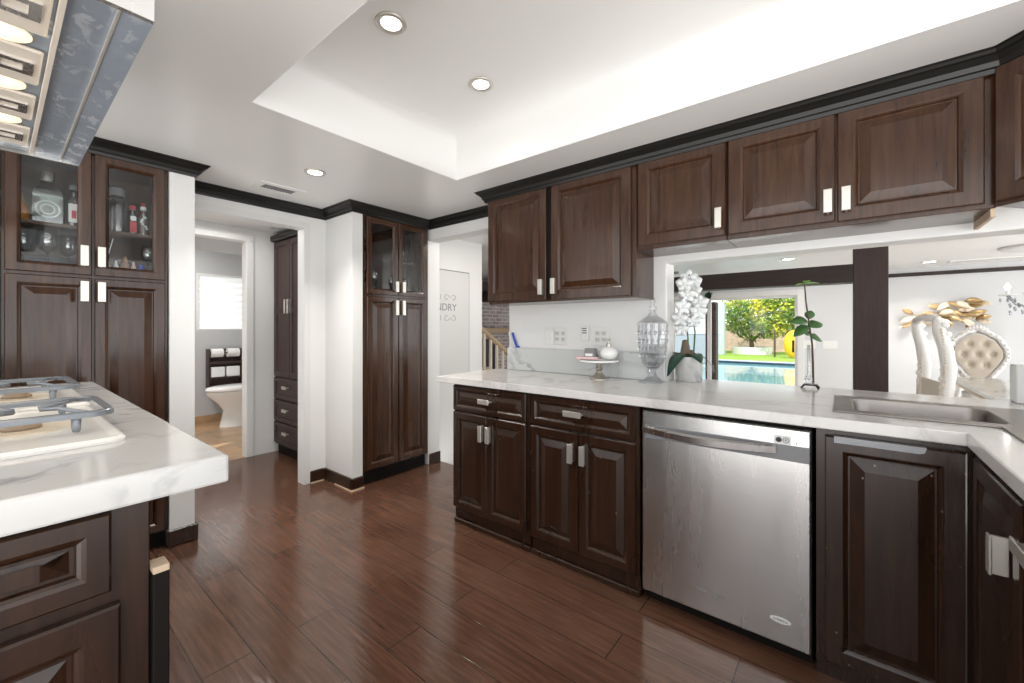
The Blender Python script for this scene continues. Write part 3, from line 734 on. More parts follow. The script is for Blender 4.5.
# jalousie window
t = B().box(1.60, 6.40, 1.195, 1.63, 6.44, 1.92).box(2.23, 6.40, 1.195, 2.26, 6.44, 1.92).box(1.63, 6.40, 1.195, 2.23, 6.44, 1.215).box(1.63, 6.40, 1.895, 2.23, 6.44, 1.92)
wn = S(t, 'window_2', M['trimw'])
for k in range(8):
    z = 1.217+k*.085
    b = B().loft([[(1.632, 6.415, z), (2.17, 6.415, z), (2.17, 6.435, z+.082), (1.632, 6.435, z+.082)], [(1.632, 6.42, z), (2.17, 6.42, z), (2.17, 6.44, z+.082), (1.632, 6.44, z+.082)]])
    b.build('louvre', M['litpane'], wn)
b = B()
for k in range(16): b.box(2.18+.02*(k % 2), 6.40, 1.22+k*.042, 2.20+.02*(k % 2), 6.415, 1.25+k*.042)
b.build('crank_rail', M['greycap'], wn)
area('bathroom_fill', (1.0, 5.7, 2.3), .3, 24, color=(1, .97, .93))  # unseen light added to brighten the bathroom

# ------------------------------------------------------------------ island with cooktop and hood
IZ = .965
t = T('island_cabinet', 'scuffed dark island cupboard under the marble slab in the left foreground', 'cabinet', (-.9, 1.012, 0))
B().box(0, 0, .09, 1.082, 1.8, IZ-.055, .002).build('body', M['wornshaded'], t); B().box(0, .05, 0, 1.08, .07, .09).build('toe_kick', M['dark'], t)
door(t, .02, 1.028, .762, .9, M['wornshaded'], name='drawer', stile=.045, field=.03)
door(t, .02, .52, .105, .735, M['wornshaded'], .49, .6, stile=.06, field=.035); door(t, .53, 1.04, .105, .735, M['wornshaded'], .56, .6, stile=.06, field=.035)
b = B().box(1.083, -.02, .09, 1.107, .02, .765, .002); o = b.build('edge_board', M['dark'], t)
o2 = B().box(1.083, -.02, .7652, 1.107, .02, .778, .001).build('raw_end', M['rawwood'], o); o2['label'] = 'bare pale wood end'
o = B().box(-1.2, .968, IZ-.055, .297, 2.82, IZ, .006, 2).build('island_countertop', M['islandtop']); tag(o, 'thick grey-veined marble slab on the island in the left foreground', 'countertop')

def cooktop(y0, y1, label, x0=-.42, x1=.19):
    t = T('cooktop', label, 'cooktop', (0, 0, IZ+.0005), 0, 'white cooktops on the island')
    b = B(); b.loft([rrect(x0, y0, x1, y1, .03, 0), rrect(x0, y0, x1, y1, .03, .006), rrect(x0+.008, y0+.008, x1-.008, y1-.008, .03, .012), rrect(x0+.02, y0+.02, x1-.02, y1-.02, .03, .008)])
    b.build('base', M['hobwhite'], t, auto=40)
    ys = [y0+(y1-y0)*.5]
    for cx in (x1-.15, x1-.44):
        cy = ys[0]
        b = B(); b.lathe([(.1, .008), (.1, .010), (.094, .0105), (.09, .009)], (cx, cy, 0), 28); b.build('drip_ring', M['pearl'], t, smooth=True)
        b = B(); b.lathe([(.035, .009), (.035, .016), (.03, .02), (.028, .026), (.0, .028)], (cx, cy, 0), 24); b.build('burner', M['hobring'], t, smooth=True)
    return t
def grate(y0, y1, label, x0=-.36, x1=.165, h=.05):
    t = T('burner_grate', label, 'grate', (0, 0, IZ), 0, 'grates on the cooktops')
    b = B(); n = 12; R0 = rrect(x0, y0, x1, y1, .035, h, 6); m_ = len(R0)
    pts = [Vector(p) for p in R0]; rings = []
    for i, p in enumerate(pts):
        d = (pts[(i+1) % m_]-pts[i-1]).normalized(); u = Vector((d.y, -d.x, 0)); z = Vector((0, 0, 1))
        rings.append([tuple(p+u*a+z*c) for a, c in ((-.009, -.006), (-.009, .005), (-.005, .008), (.005, .008), (.009, .005), (.009, -.006))])
    b.loft(rings+[rings[0]], False, False); bmesh.ops.remove_doubles(b.bm, verts=b.bm.verts, dist=1e-5)
    b.build('frame', M['grate'], t, auto=35)
    yc = (y0+y1)/2
    for cx in (x1-.13, x1-.41):
        for k in range(4):
            a = PI/4+k*PI/2
            ex = cx+.2*math.cos(a); ey = yc+(y1-y0)/2*.98*(1 if math.sin(a) > 0 else -1)
            ex = max(x0, min(x1-.03, ex))
            b = B(); b.tube([(ex, ey, h), (cx+.07*math.cos(a), yc+.06*math.sin(a), h+.006), (cx+.03*math.cos(a), yc+.03*math.sin(a), h+.004)], [.006, .006, .005], 6); b.build('finger', M['grate'], t, smooth=True)
    for x in (x0+.06, x1-.06):
        for y in (y0, y1):
            b = B(); b.lathe([(.006, .0125), (.008, .02), (.009, h-.005)], (x, y, 0), 8); b.build('foot', M['grate'], t, smooth=True)
    return t
cooktop(1.265, 1.86, 'nearer white cooktop under the grey grate on the island'); cooktop(1.93, 2.62, 'farther white cooktop at the back end of the island', x1=.2)
grate(1.40, 1.72, 'grey rounded burner grate closest to the front edge of the island', x1=.18); grate(2.1, 2.5, 'farther grey burner grate behind the nearer one on the island', x1=.185)
o = B().box(-.09, 1.885, IZ+.001, .045, 1.92, IZ+.03, .008, 2).build('spoon_rest', M['white']); tag(o, 'white block between the two cooktops', 'spoon rest')

# range hood
HZ = 1.80
t = T('range_hood', 'stainless steel range hood hanging over the island at the top left', 'range hood', (0, 0, HZ))
X0, X1, Y0, Y1 = -.62, .19, 1.02, 2.15
b = B()
b.box(X0, Y0, .0, X1, Y0+.012, .09).box(X0, Y1-.012, 0, X1, Y1, .09).box(X0, Y0+.012, 0, X0+.012, Y1-.012, .09)
b.box(X0, Y0, .085, X1, Y1, .09)
b.box(-.25, 1.4, .09, -.0, 1.8, .355)
b.build('canopy', M['steel'], t)
b = B().loft([[(X1, Y0, 0), (X1, Y1, 0), (X1-.045, Y1-.012, .006), (X1-.045, Y0+.012, .006)], [(X1, Y0, .09), (X1, Y1, .09), (X1-.045, Y1-.012, .085), (X1-.045, Y0+.012, .085)]]); b.build('edge_panel', M['hood'], t)
B().box(.082, Y0+.013, .012, .144, Y1-.013, .02).build('under_panel', M['hood'], t)
B().box(.143, Y0+.013, .004, .147, Y1-.013, .012).build('seam', M['nickel'], t)
B().box(.074, Y0+.013, .004, .082, Y1-.013, .02).build('inner_edge', M['hoodfilter'], t)
B().box(X0+.02, Y0+.013, .022, .074, Y1-.013, .03).build('filter_bed', M['hood'], t)
nF = 4; fl = (Y1-Y0-.05)/nF
for k in range(nF):
    ya = Y0+.025+k*fl
    f = B().box(-.3, ya+.04, .012, .068, ya+fl-.04, .021, .004).build('filter', M['hoodfilter'], t); f['label'] = 'warm-toned metal filter panel'
    pp = B().cells([-.01, .008, .04, .056], [ya+fl/2-.035, ya+fl/2-.018, ya+fl/2+.018, ya+fl/2+.035], lambda x, y: not (.008 < x < .04 and abs(y-ya-fl/2) < .018), .009, .0119).build('latch_plate', M['steel'], f)
    if k < nF:
        b = B(); b.lathe([(.0, .012), (.028, .012), (.032, .016), (.032, .021)], n=24); b.xform(Matrix.Translation((.01, ya, 0)) @ Matrix.Diagonal((1.25, 1.05, 1, 1)))
        l_ = b.build('lamp', M['hoodlamp'], t, smooth=True); l_['label'] = 'lit oval hood lamp'
area('hood_light', (-.05, 1.6, HZ-.005), .3, 2.0, color=(1, .82, .6), size_y=.9)

# ------------------------------------------------------------------ ceiling fittings
def downlight(loc, label, r=.062, power=1.6, grp='recessed ceiling lights'):
    t = T('recessed_light', label, 'ceiling light', loc, 0, grp)
    b = B(); b.lathe([(r, 0), (r, -.004), (r*.93, -.008), (r*.68, -.0055), (r*.6, -.001)], n=32); b.build('trim_ring', M['nickel'], t, smooth=True)
    b = B(); b.lathe([(.0, -.0045), (r*.63, -.0045), (r*.63, -.0015)], n=28); b.build('lens', M['lamp'], t)
    if power: area('downlight', (loc[0], loc[1], loc[2]-.012), r*1.4, power, color=(1, .95, .88), shape='DISK').data.spread = R(115)
    return t
downlight((1.0, 1.426, ZC+.289), 'recessed light nearest the camera in the raised ceiling tray')
downlight((1.534, 1.429, ZC+.289), 'recessed light farther right in the raised ceiling tray')
downlight((1.21, 2.49, ZC), 'recessed light in the low ceiling between the tray and the doorway', power=12)
t = T('air_vent', 'small slotted air vent in the ceiling near the doorway', 'vent', (1.2, 2.98, ZC))
B().cells([-.14, -.1, .1, .14], [-.09, -.045, .045, .09], lambda x, y: not (abs(x) < .1 and abs(y) < .045), -.006, -.001).build('frame', M['ceil'], t)
b = B().box(-.1, -.045, -.002, .1, .045, -.001)
for k in range(10): b.box(-.095+k*.02, -.045, -.005, -.089+k*.02, .045, -.002)
b.build('grille', M['greycap'], t)

# ------------------------------------------------------------------ wall plates
def plate(label, y, z, w, h, kind, x=2.418, group='switch and socket plates above the backsplash'):
    t = T('wall_plate', label, 'wall plate', (x, y, z), -90, group)
    B().box(-w/2, -.006, -h/2, w/2, -.0005, h/2, .002).build('plate', M['plastic'], t)
    for i, k in enumerate(kind):
        cx = (i-(len(kind)-1)/2)*.046
        if k == 's':
            B().box(cx-.016, -.009, -.033, cx+.016, -.006, .033, .002).build('rocker', M['plastic'], t)
        else:
            for dz in (-.02, .02):
                o = B().box(cx-.016, -.008, dz-.014, cx+.016, -.006, dz+.014, .003).build('socket', M['plastic2'], t)
                B().box(cx-.008, -.0088, dz-.002, cx-.005, -.0079, dz+.006).box(cx+.005, -.0088, dz-.002, cx+.008, -.0079, dz+.006).build('slot', M['blackp'], o)
    return t
plate('white rocker switch plate left of the double socket above the backsplash', 1.60, 1.163, .072, .115, 'ss'[:1])
plate('white double socket plate right of the rocker switch', 1.512, 1.163, .09, .115, 'oo'); plate('white double socket plate behind the cake stand', 1.21, 1.165, .12, .115, 'oo')
t = T('plug_in_device', 'white plug-in device with three dark slots on the wall', 'device', (2.418, 1.318, 1.185), -90)
B().box(-.026, -.022, -.05, .026, -.0005, .05, .006, 2).build('housing', M['plastic'], t)
for k in range(3): B().box(-.016, -.0235, .0+k*.014, .016, -.0219, .006+k*.014).build('slot', M['blackp'], t)
for y, lb in ((.50, 'left white switch plate on the far wall beside the glass door'), (.19, 'right white switch plate on the far wall, next to the dark post')):
    plate(lb, y, .93, .2, .14, 'sss', 8.998, 'switch plates on the far wall')

# ------------------------------------------------------------------ things on the counter
CZ = .9125
t = T('cake_stand', 'small cake stand with silver foot and white plate on the counter', 'cake stand', (2.272, 1.15, CZ))
b = B(); b.lathe([(.06, 0), (.058, .006), (.045, .014), (.02, .04), (.014, .052), (.022, .06), (.024, .068), (.013, .078), (.018, .09), (.03, .098), (.03, .1)], n=8); b.build('pedestal', M['silverp'], t)
b = B(); b.lathe([(.03, .1), (.105, .103), (.115, .108), (.115, .116), (.108, .118), (.1, .114), (.01, .114)], n=32); b.build('plate', M['white'], t, auto=50)
PZ = CZ+.1185
b = B().box(-.068, -.04, 0, .068, .04, .016, .006, 2); o = b.build('pink_pouch', M['pink']); o.location = (2.252, 1.214, PZ); o.rotation_euler = (0, 0, R(-75)); tag(o, 'flat pink packet lying on the cake stand', 'packet')
t = T('soap_box', 'small dark grey box with a white label on the pink packet', 'box', (2.252, 1.195, PZ+.0165), -90)
B().loft([[(-.035, -.025, 0), (.035, -.025, 0), (.035, .025, 0), (-.035, .025, 0)], [(-.03, -.02, .05), (.03, -.02, .05), (.03, .02, .05), (-.03, .02, .05)]]).build('body', M['greycap'], t)
B().box(-.024, -.0262, .004, .024, -.0235, .02).build('front_label', M['paper'], t)
t = T('soap_bottle', 'round white soap bottle with a grey pump on the cake stand', 'bottle', (2.272, 1.088, PZ))
b = B(); b.ball((0, 0, .0395), .052, 3, (1, 1, .76)); b.build('body', M['white'], t, smooth=True)
b = B(); b.lathe([(.015, .076), (.015, .096), (.009, .1), (.009, .115)], n=14).box(-.025, -.007, .113, .014, .007, .124, .002); b.build('pump', M['silverp'], t)

t = T('crystal_jar', 'tall cut-crystal jar with a pointed lid on the counter by the pass-through', 'jar', (2.315, .842, CZ))
b = B().box(-.06, -.06, 0, .06, .06, .016, .004); b.lathe([(.05, .016), (.03, .035), (.018, .06), (.02, .075), (.035, .085)], n=12); b.build('foot', M['crystal'], t)
b = B(); b.lathe([(.03, .085), (.055, .11), (.07, .16), (.078, .22), (.08, .29), (.082, .33), (.078, .33), (.074, .29), (.072, .22), (.064, .16), (.05, .115), (.02, .098)], n=36, flute=.02, fn=18)
bd = b.build('bowl', M['crystal'], t)
b = B()
for row in range(4):
    for k in range(18):
        a = 2*PI*(k+.5*(row % 2))/18; r = (.068, .075, .079, .081)[row]; z = (.15, .19, .235, .28)[row]
        b.ball((r*math.cos(a), r*math.sin(a), z), .0085, 1, (1, 1, 1.6))
b.build('cut_pattern', M['crystal'], bd)
b = B(); b.lathe([(.084, .331), (.084, .336), (.06, .355), (.03, .375), (.018, .392), (.014, .4), (.022, .412), (.022, .425), (.01, .435), (.013, .442), (.017, .455), (.012, .475), (.001, .492)], n=16); b.build('lid', M['crystal'], t)

def leafmesh(b, p0, d, up, L, w, droop=.3, n=6, fold=.15):
    p0 = Vector(p0); d = Vector(d).normalized(); up = Vector(up).normalized(); s = d.cross(up).normalized(); up = s.cross(d)
    prev = None; th = Vector(up)*.0012
    top = []
    for i in range(n+1):
        u = i/n; ww = w*math.sin(PI*min(.985, u*.93+.06))**.8
        c = p0 + d*L*u - Vector((0, 0, 1))*droop*L*u*u
        top.append([c - s*ww*.5 + up*fold*ww*.5, c, c + s*ww*.5 + up*fold*ww*.5])
    v = [[[b.bm.verts.new(q + (th if k else -th)) for q in row] for row in top] for k in (0, 1)]
    for k in (0, 1):
        for i in range(n):
            for j in (0, 1): b.bm.faces.new((v[k][i][j], v[k][i][j+1], v[k][i+1][j+1], v[k][i+1][j]))
    for i in range(n):
        for j in (0, 2): b.bm.faces.new((v[0][i][j], v[0][i+1][j], v[1][i+1][j], v[1][i][j]))
    for i in (0, n):
        for j in (0, 1): b.bm.faces.new((v[0][i][j], v[0][i][j+1], v[1][i][j+1], v[1][i][j]))
    return b
# orchid
t = T('potted_orchid', 'white orchid in a white marbled pot at the pass-through', 'orchid', (2.545, .712, CZ))
b = B(); b.lathe([(.07, 0), (.073, .004), (.075, .14), (.07, .142), (.066, .13), (.0, .128)], n=32); b.build('pot', M['islandtop'], t, auto=50)
b = B()
for k in range(14):
    a = random.random()*6.3; r = random.random()*.045; b.ball((r*math.cos(a), r*math.sin(a), .135+.035*random.random()), .016+.012*random.random(), 1, (1, 1, .7))
b.tube([(-.01, .02, .14), (.0, .018, .2), (-.01, .02, .235)], [.03, .024, .014], 8); b.build('moss', M['bark'], t)
vdir = Vector((-.78, -.3, 0)); sd = Vector((.626, -.78, 0))
for dx, dy, L, wd, dr in ((sd.x*-1-.3, sd.y*-1-.3, .15, .09, 1.1), (sd.x*.9-.25, sd.y*.9-.25, .13, .08, 1.1), (.3, .8, .15, .09, .7), (-.6, -.6, .12, .08, .7)):
    b = B(); leafmesh(b, (dx*.02, dy*.02, .15), (dx, dy, .35), (0, 0, 1), L, wd, dr); b.build('leaf', M['darkleaf'], t, smooth=True)
for pts in ([(0, 0, .14), (.01, .01, .3), (0, .0, .45), (-.01, .01, .58), (-.02, -.01, .62)], [(.02, -.02, .14), (.02, -.03, .28), (.0, -.02, .38), (-.02, -.04, .45)]):
    b = B(); b.tube(pts, .004, 6); b.build('stem', M['leaf'], t, smooth=True)
def orchid_flower(c, nrm, r):
    nrm = Vector(nrm).normalized(); q = nrm.to_track_quat('Z', 'Y').to_matrix().to_4x4(); b = B()
    for k in range(5):
        a = PI/2+k*2*PI/5; w_ = 1.25 if k in (1, 4) else .95
        ring = []
        for i in range(6):
            u = i/5; ww = r*w_*math.sin(PI*min(.97, u*.9+.08)); cx = r*u; z = .18*r*math.sin(u*2.4)
            ring.append([(cx, -ww*.5, z-.003), (cx, 0, z+.05*r), (cx, ww*.5, z-.003), (cx, 0, z-.002)])
        m_ = Matrix.Rotation(a, 4, 'Z'); ring = [[tuple(m_ @ Vector(p)) for p in rr] for rr in ring]
        b.loft(ring)
    b.ball((0, 0, .008), r*.17, 1)
    b.xform(Matrix.Translation(c) @ q); return b
for i, (sx, z, r) in enumerate(((.0, .60, .05), (.03, .575, .045), (-.03, .56, .05), (.025, .52, .05), (-.012, .5, .05), (.06, .455, .05), (.015, .45, .055), (-.035, .43, .055), (.05, .40, .05), (-.01, .385, .055), (-.055, .36, .05), (.02, .345, .045), (-.045, .30, .045))):
    p = sd*sx + vdir*(.02+.02*(i % 3))
    b = orchid_flower((p.x, p.y, z), (vdir.x+random.uniform(-.4, .4), vdir.y+random.uniform(-.4, .4), random.uniform(-.2, .4)), r)
    b.build('flower', M['whitesilk'], t, smooth=True)

# stem vase
t = T('stem_vase', 'slender glass stem vase on a black footed stand, holding a tall leafy twig', 'vase', (2.615, .137, CZ))
b = B().box(-.03, -.03, .014, .03, .03, .02, .002)
for sx in (-1, 1):
    for sy in (-1, 1): b.tube([(sx*.024, sy*.024, .015), (sx*.032, sy*.032, .008), (sx*.036, sy*.036, .0)], .004, 6)
b.build('stand', M['blackp'], t)
b = B(); b.lathe([(.018, .0205), (.022, .03), (.02, .045), (.008, .07), (.006, .12), (.007, .22), (.0055, .22), (.005, .12), (.006, .075), (.012, .05), (.002, .04)], (sd.x*-.008, sd.y*-.008, 0), 14); b.build('tube', M['crystal'], t, smooth=True)
t2 = T('leafy_twig', 'tall artificial twig with green leaves standing in the stem vase', 'twig', (2.615, .137, CZ+.024))
b = B(); b.tube([tuple(sd*a)[:2]+(z,) for a, z in ((.016, 0), (.014, .1), (.01, .2), (-.008, .32), (-.022, .42), (-.03, .52))], [.005, .005, .0045, .004, .0035, .003], 8); b.build('stem', M['stem'], t2, smooth=True)
def tl(a, z, d, L, w_, m, dr=.2, up_=(-.7, -.2, .6)):
    b = B(); p = sd*a; leafmesh(b, (p.x, p.y, z), d, up_, L, w_, dr); b.build('leaf', m, t2, smooth=True)
L_ = lambda k, z=0.: (sd.x*k, sd.y*k, z)
tl(-.015, .315, L_(-1, .2), .085, .06, M['leaf'], .2); tl(-.008, .29, L_(1, .45), .075, .06, M['leaf'], .2); tl(-.01, .29, L_(-1, -.35), .08, .055, M['leaf'], .3); tl(.0, .24, L_(1, -.1), .06, .05, M['leaf'], .3); tl(-.01, .33, L_(.3, 1), .05, .045, M['leaf'], .1)
tl(.0, .25, L_(-.8, .4), .04, .035, M['leaf'], .2)
tl(-.03, .51, L_(1, .15), .075, .03, M['lightleaf'], .1, (-.2, -.1, 1)); tl(-.03, .51, L_(-1, .0), .045, .03, M['lightleaf'], .2, (-.2, -.1, 1)); tl(-.03, .515, (-.6, -.3, .2), .05, .03, M['lightleaf'], .2, (-.2, -.1, 1))

# pens standing on the backsplash end
t = T('blue_brush', 'blue-handled brush leaning at the left end of the backsplash', 'brush', (2.405, 1.90, 1.0755), 0)
b = B(); b.tube([(0, -.02, .006), (0, .005, .06), (0, .022, .11)], [.008, .009, .008], 8); b.build('handle', M['blue'], t, smooth=True)
B().box(-.01, -.04, .0, .01, -.01, .012, .003).build('head', M['blue'], t)
b = B(); b.tube([(0, 0, .0), (0, .025, .115)], .005, 8); o = b.build('white_pen', M['paper'], smooth=True); o.location = (2.405, 1.93, 1.0757); tag(o, 'white pen leaning beside the blue-handled brush', 'pen')

# ------------------------------------------------------------------ hall behind the passage
t = S(B().box(2.585, 3.185, -.24, 3.23, 3.199, 1.81, .003), 'door_1', M['whitedoor'])
S(B().box(3.232, 3.192, -.3, 3.24, 3.1995, 1.82).box(2.57, 3.192, 1.812, 3.24, 3.1995, 1.82), 'trim_11', M['greycap'])
b = B(); b.lathe([(.028, 0), (.028, .006), (.01, .012), (.01, .035), (.026, .045), (.03, .06), (.022, .074), (.0, .078)], n=20); b.xform(Matrix.Translation((3.17, 3.185, .70)) @ Matrix.Rotation(R(90), 4, 'X')); b.build('door_handle', M['chrome'], t, smooth=True)
lt = text_mesh('LAUNDRY', .105, .0006, 'laundry_decal', M['greycap'], None, (2.80, 3.1835, 1.43), (R(90), 0, 0)); tag(lt, 'grey scrolled laundry lettering stuck on the white passage door', 'wall decal')
for s_ in (-1, 1):
    for k in range(5):
        b = B(); cx = -.2+.1*k; pts = [(cx+(.042-.003*i)*math.cos(i*.55)*(1 if k % 2 else -1), 0, s_*(.105+.028*math.sin(i*.55))) for i in range(12)]
        b.tube(pts, .002, 5); o = b.build('scroll', M['greycap'], lt); o.rotation_euler = (R(-90), 0, 0)
# fireplace, railing
t = T('fireplace', 'brick fireplace with wood mantel beyond the passage', 'fireplace', (5.0, 5.6, -.3))
B().box(-.8, -.05, 0, 2.2, -.001, 2.2).build('chimney_breast', M['brick'], t)
B().box(-.9, -.28, 1.42, 2.3, -.05, 1.52, .006).build('mantel', M['palewood'], t)
B().box(-.3, -.062, .3, 1.4, -.051, 1.3).build('firebox', M['ember'], t)
b = B()
for k in range(5): b.tube([(.0+.25*k, -.16, .35), (.2+.2*k, -.14, .5+.06*(k % 3)), (.5+.14*k, -.15, .75)], .06, 8)
b.build('driftwood', M['cream'], t, smooth=True)
b = B()
t = T('stair_railing', 'pale wooden stair railing seen through the passage', 'railing', (0, 0, 0))
p0 = Vector((3.5, 3.36, 1.28)); p1 = Vector((4.35, 3.5, .84)); 
b = B(); b.tube([p0, p1], .032, 8); b.build('handrail', M['palewood'], t)
for k in range(6):
    p = p0.lerp(p1, .06+k*.17); b = B().box(p.x-.014, p.y-.014, -.3, p.x+.014, p.y+.014, p.z-.02); b.build('baluster', M['cream'], t)
for x, z, lb in ((3.8, 2.0, 'upper dark ceiling beam above the brick fireplace'), (4.3, 1.83, 'lower dark ceiling beam above the brick fireplace')):
    o = B().box(x, 5.2, z-.09, x+3, 5.45, z+.09, .004).build('ceiling_beam', M['beam']); tag(o, lb, 'beam', 'dark beams over the fireplace')

# ------------------------------------------------------------------ living room
o = B().box(5.6, -.345, -.0, 5.88, -.07, ZC-.001, .004).build('support_post', M['post']); tag(o, 'wide dark wooden post beyond the sink counter', 'post')
o = B().box(5.6, -.069, 1.70, 5.85, 5.3, 1.888, .004).build('crossbeam', M['beam']); tag(o, 'long dark beam running left from the dark post', 'beam')
b = B()
w1 = S(B().box(9.03, .66, -.3, 9.08, .70, 1.81).box(9.03, 2.80, -.3, 9.08, 2.84, 1.81).box(9.03, .70, 1.77, 9.08, 2.80, 1.81).box(9.03, .70, -.3, 9.08, 2.80, -.26).box(9.03, 2.1, -.26, 9.08, 2.17, 1.77), 'window_1', M['trimw'])
B().box(9.045, .70, -.26, 9.052, 2.1, 1.77).build('pane', M['glass'], w1); B().box(9.045, 2.17, -.26, 9.052, 2.80, 1.77).build('pane', M['glass'], w1)
b = B().box(9.0, .705, .78, 9.03, .74, 1.0, .006); b.build('door_handle', M['blackp'], w1)
o = B().box(9.35, 2.08, -.35, 9.55, 2.28, 1.76).build('patio_pillar', M['pillarbrick']); tag(o, 'brown brick pillar standing just outside the glass door', 'pillar')
t = T('wreath', 'half wreath of dark greenery hung above the glass door', 'wreath', (8.955, 2.31, 1.94))
b = B(); b.tube([(0, .2*math.cos(2*PI*k/24), .2*math.sin(2*PI*k/24)) for k in range(25)], .006, 6); b.build('hoop', M['stem'], t)
b = B()
for k in range(150):
    a = PI+R(10)+R(160)*random.random(); p = Vector((-.015-.02*random.random(), .2*math.cos(a), .2*math.sin(a)))
    leafmesh(b, p, (-.5, random.uniform(-1, 1), random.uniform(-.8, .6)), (-1, 0, .3), .09, .035, .2, 3)
b.build('greenery', M['darkleaf'], t)
for (x, y), lb in (((6.77, .6), 'recessed light in the living room ceiling above the glass door'), ((8.3, -.94), 'recessed light in the living room ceiling right of the dark post')):
    downlight((x, y, ZC), lb, .1, 14)
t = T('ceiling_register', 'long narrow air register in the living room ceiling beside the right recessed light', 'vent', (8.45, -1.55, ZC))
b = B().box(-.1, -.4, -.012, .1, .4, -.001, .003); b.build('frame', M['ceil'], t)
for k in range(3): B().box(-.07+k*.05, -.37, -.014, -.045+k*.05, .37, -.0121).build('slot', M['plastic2'], t)
b = B(); b.lathe([(.06, 0), (.06, -.025), (.045, -.035), (0, -.036)], n=24); o = b.build('smoke_detector', M['greycap'], smooth=True); o.location = (7.15, 2.22, ZC-.0005); tag(o, 'small dark round detector on the ceiling above the orchid', 'smoke detector')
# dining table, chairs
t = T('dining_table', 'white marble-topped dining table beyond the sink', 'table', (4.75, -1.22, 0))
B().box(-.6, -.45, .725, .95, .45, .76, .01, 2).build('tabletop', M['islandtop'], t); B().box(-.5, -.36, .64, .85, .36, .725, .006).build('apron', M['carved'], t)
b = B(); b.box(-.595, -.445, .712, .945, .445, .7245); b.build('gold_edge', M['gold'], t)
for sx in (-.45, .8):
    for sy in (-.33, .33):
        b = B(); b.lathe([(.035, 0), (.045, .03), (.03, .1), (.05, .3), (.06, .5), (.05, .6), (.055, .64)], (sx, sy, 0), 14); b.build('leg', M['carved'], t, smooth=True)
def throne(loc, rz, label, tuft=True):
    t = T('dining_chair', label, 'chair', loc, rz, 'carved dining chairs')
    # faces local -y, back at y=.25
    B().box(-.26, -.26, .40, .26, .24, .5, .03, 3).build('seat', M['cream'], t)
    for sx in (-1, 1):
        b = B(); b.tube([(sx*.24, -.22, .4), (sx*.26, -.25, .25), (sx*.23, -.22, .1), (sx*.25, -.26, 0)], [.035, .03, .022, .028], 10); b.build('leg', M['carved'], t, smooth=True)
        b = B(); b.tube([(sx*.23, .24, 0), (sx*.22, .23, .3), (sx*.2, .24, .5), (sx*.13, .27, .72)], [.025, .03, .032, .03], 10); b.build('leg', M['carved'], t, smooth=True)
    out = [(0, 1.245), (.09, 1.22), (.19, 1.15), (.255, 1.04), (.26, .95), (.21, .86), (.12, .75), (.07, .70)]
    pts = out + [(-x, z) for x, z in out[::-1] if x > 0]
    yb = lambda z: .24 + (z-.7)*.16
    b = B(); n = len(pts); rings = []
    for i in range(n+1):
        x, z = pts[i % n]; rings.append((x, yb(z), z))
    b.tube(rings[:len(out)], .032, 8); b.tube([rings[k % n] for k in range(len(out)-1, n+1)], .032, 8)
    bmat_ = b
    for k in range(34):
        u = k/34*n; i = int(u); f = u-i; x = pts[i % n][0]*(1-f)+pts[(i+1) % n][0]*f; z = pts[i % n][1]*(1-f)+pts[(i+1) % n][1]*f
        b.ball((x*1.06, yb(z)-.02, z+.005), .018, 1)
    for k in range(-3, 4): b.ball((k*.03, yb(1.25)-.01, 1.275-.004*k*k), .026, 1, (1, .7, 1.2))
    b.build('back_frame', M['carved'], t, smooth=True)
    # padded back with tufts
    b = B(); sc = [(x*.88, .97+(z-.97)*.88) for x, z in pts]; N = 40
    tu = [(-.07, 1.09), (.07, 1.09), (-.13, .98), (0, .98), (.13, .98), (-.07, .87), (.07, .87)]
    def inside(px, pz):
        c = False; j = n-1
        for i in range(n):
            if (sc[i][1] > pz) != (sc[j][1] > pz) and px < (sc[j][0]-sc[i][0])*(pz-sc[i][1])/(sc[j][1]-sc[i][1])+sc[i][0]: c = not c
            j = i
        return c
    grid = {}
    for i in range(N+1):
        for j in range(N+1):
            x = -.26+.52*i/N; z = .68+.56*j/N
            if inside(x, z):
                dpt = min((math.hypot(x-a, z-c) for a, c in tu)); grid[i, j] = (b.bm.verts.new((x, yb(z)-.03+.03*math.exp(-(dpt/.03)**2), z)), b.bm.verts.new((x, yb(z)+.02, z)))
    for (i, j) in grid:
        q = [(i, j), (i+1, j), (i+1, j+1), (i, j+1)]
        if all(k in grid for k in q):
            for s_ in (0, 1): b.bm.faces.new([grid[k][s_] for k in q])
    be = [e for e in b.bm.edges if len(e.link_faces) == 1]
    bo = b.build('backrest', M['cream'], t, smooth=True)
    for x, z in tu:
        bb = B(); bb.ball((x, yb(z)-.008, z), .011, 1); bb.build('button', M['pearl'], bo, smooth=True)
    return t
throne((6.1, -1.075, 0), -90, 'cream tufted throne chair at the far end of the dining table').scale = (.78, 1, .965)
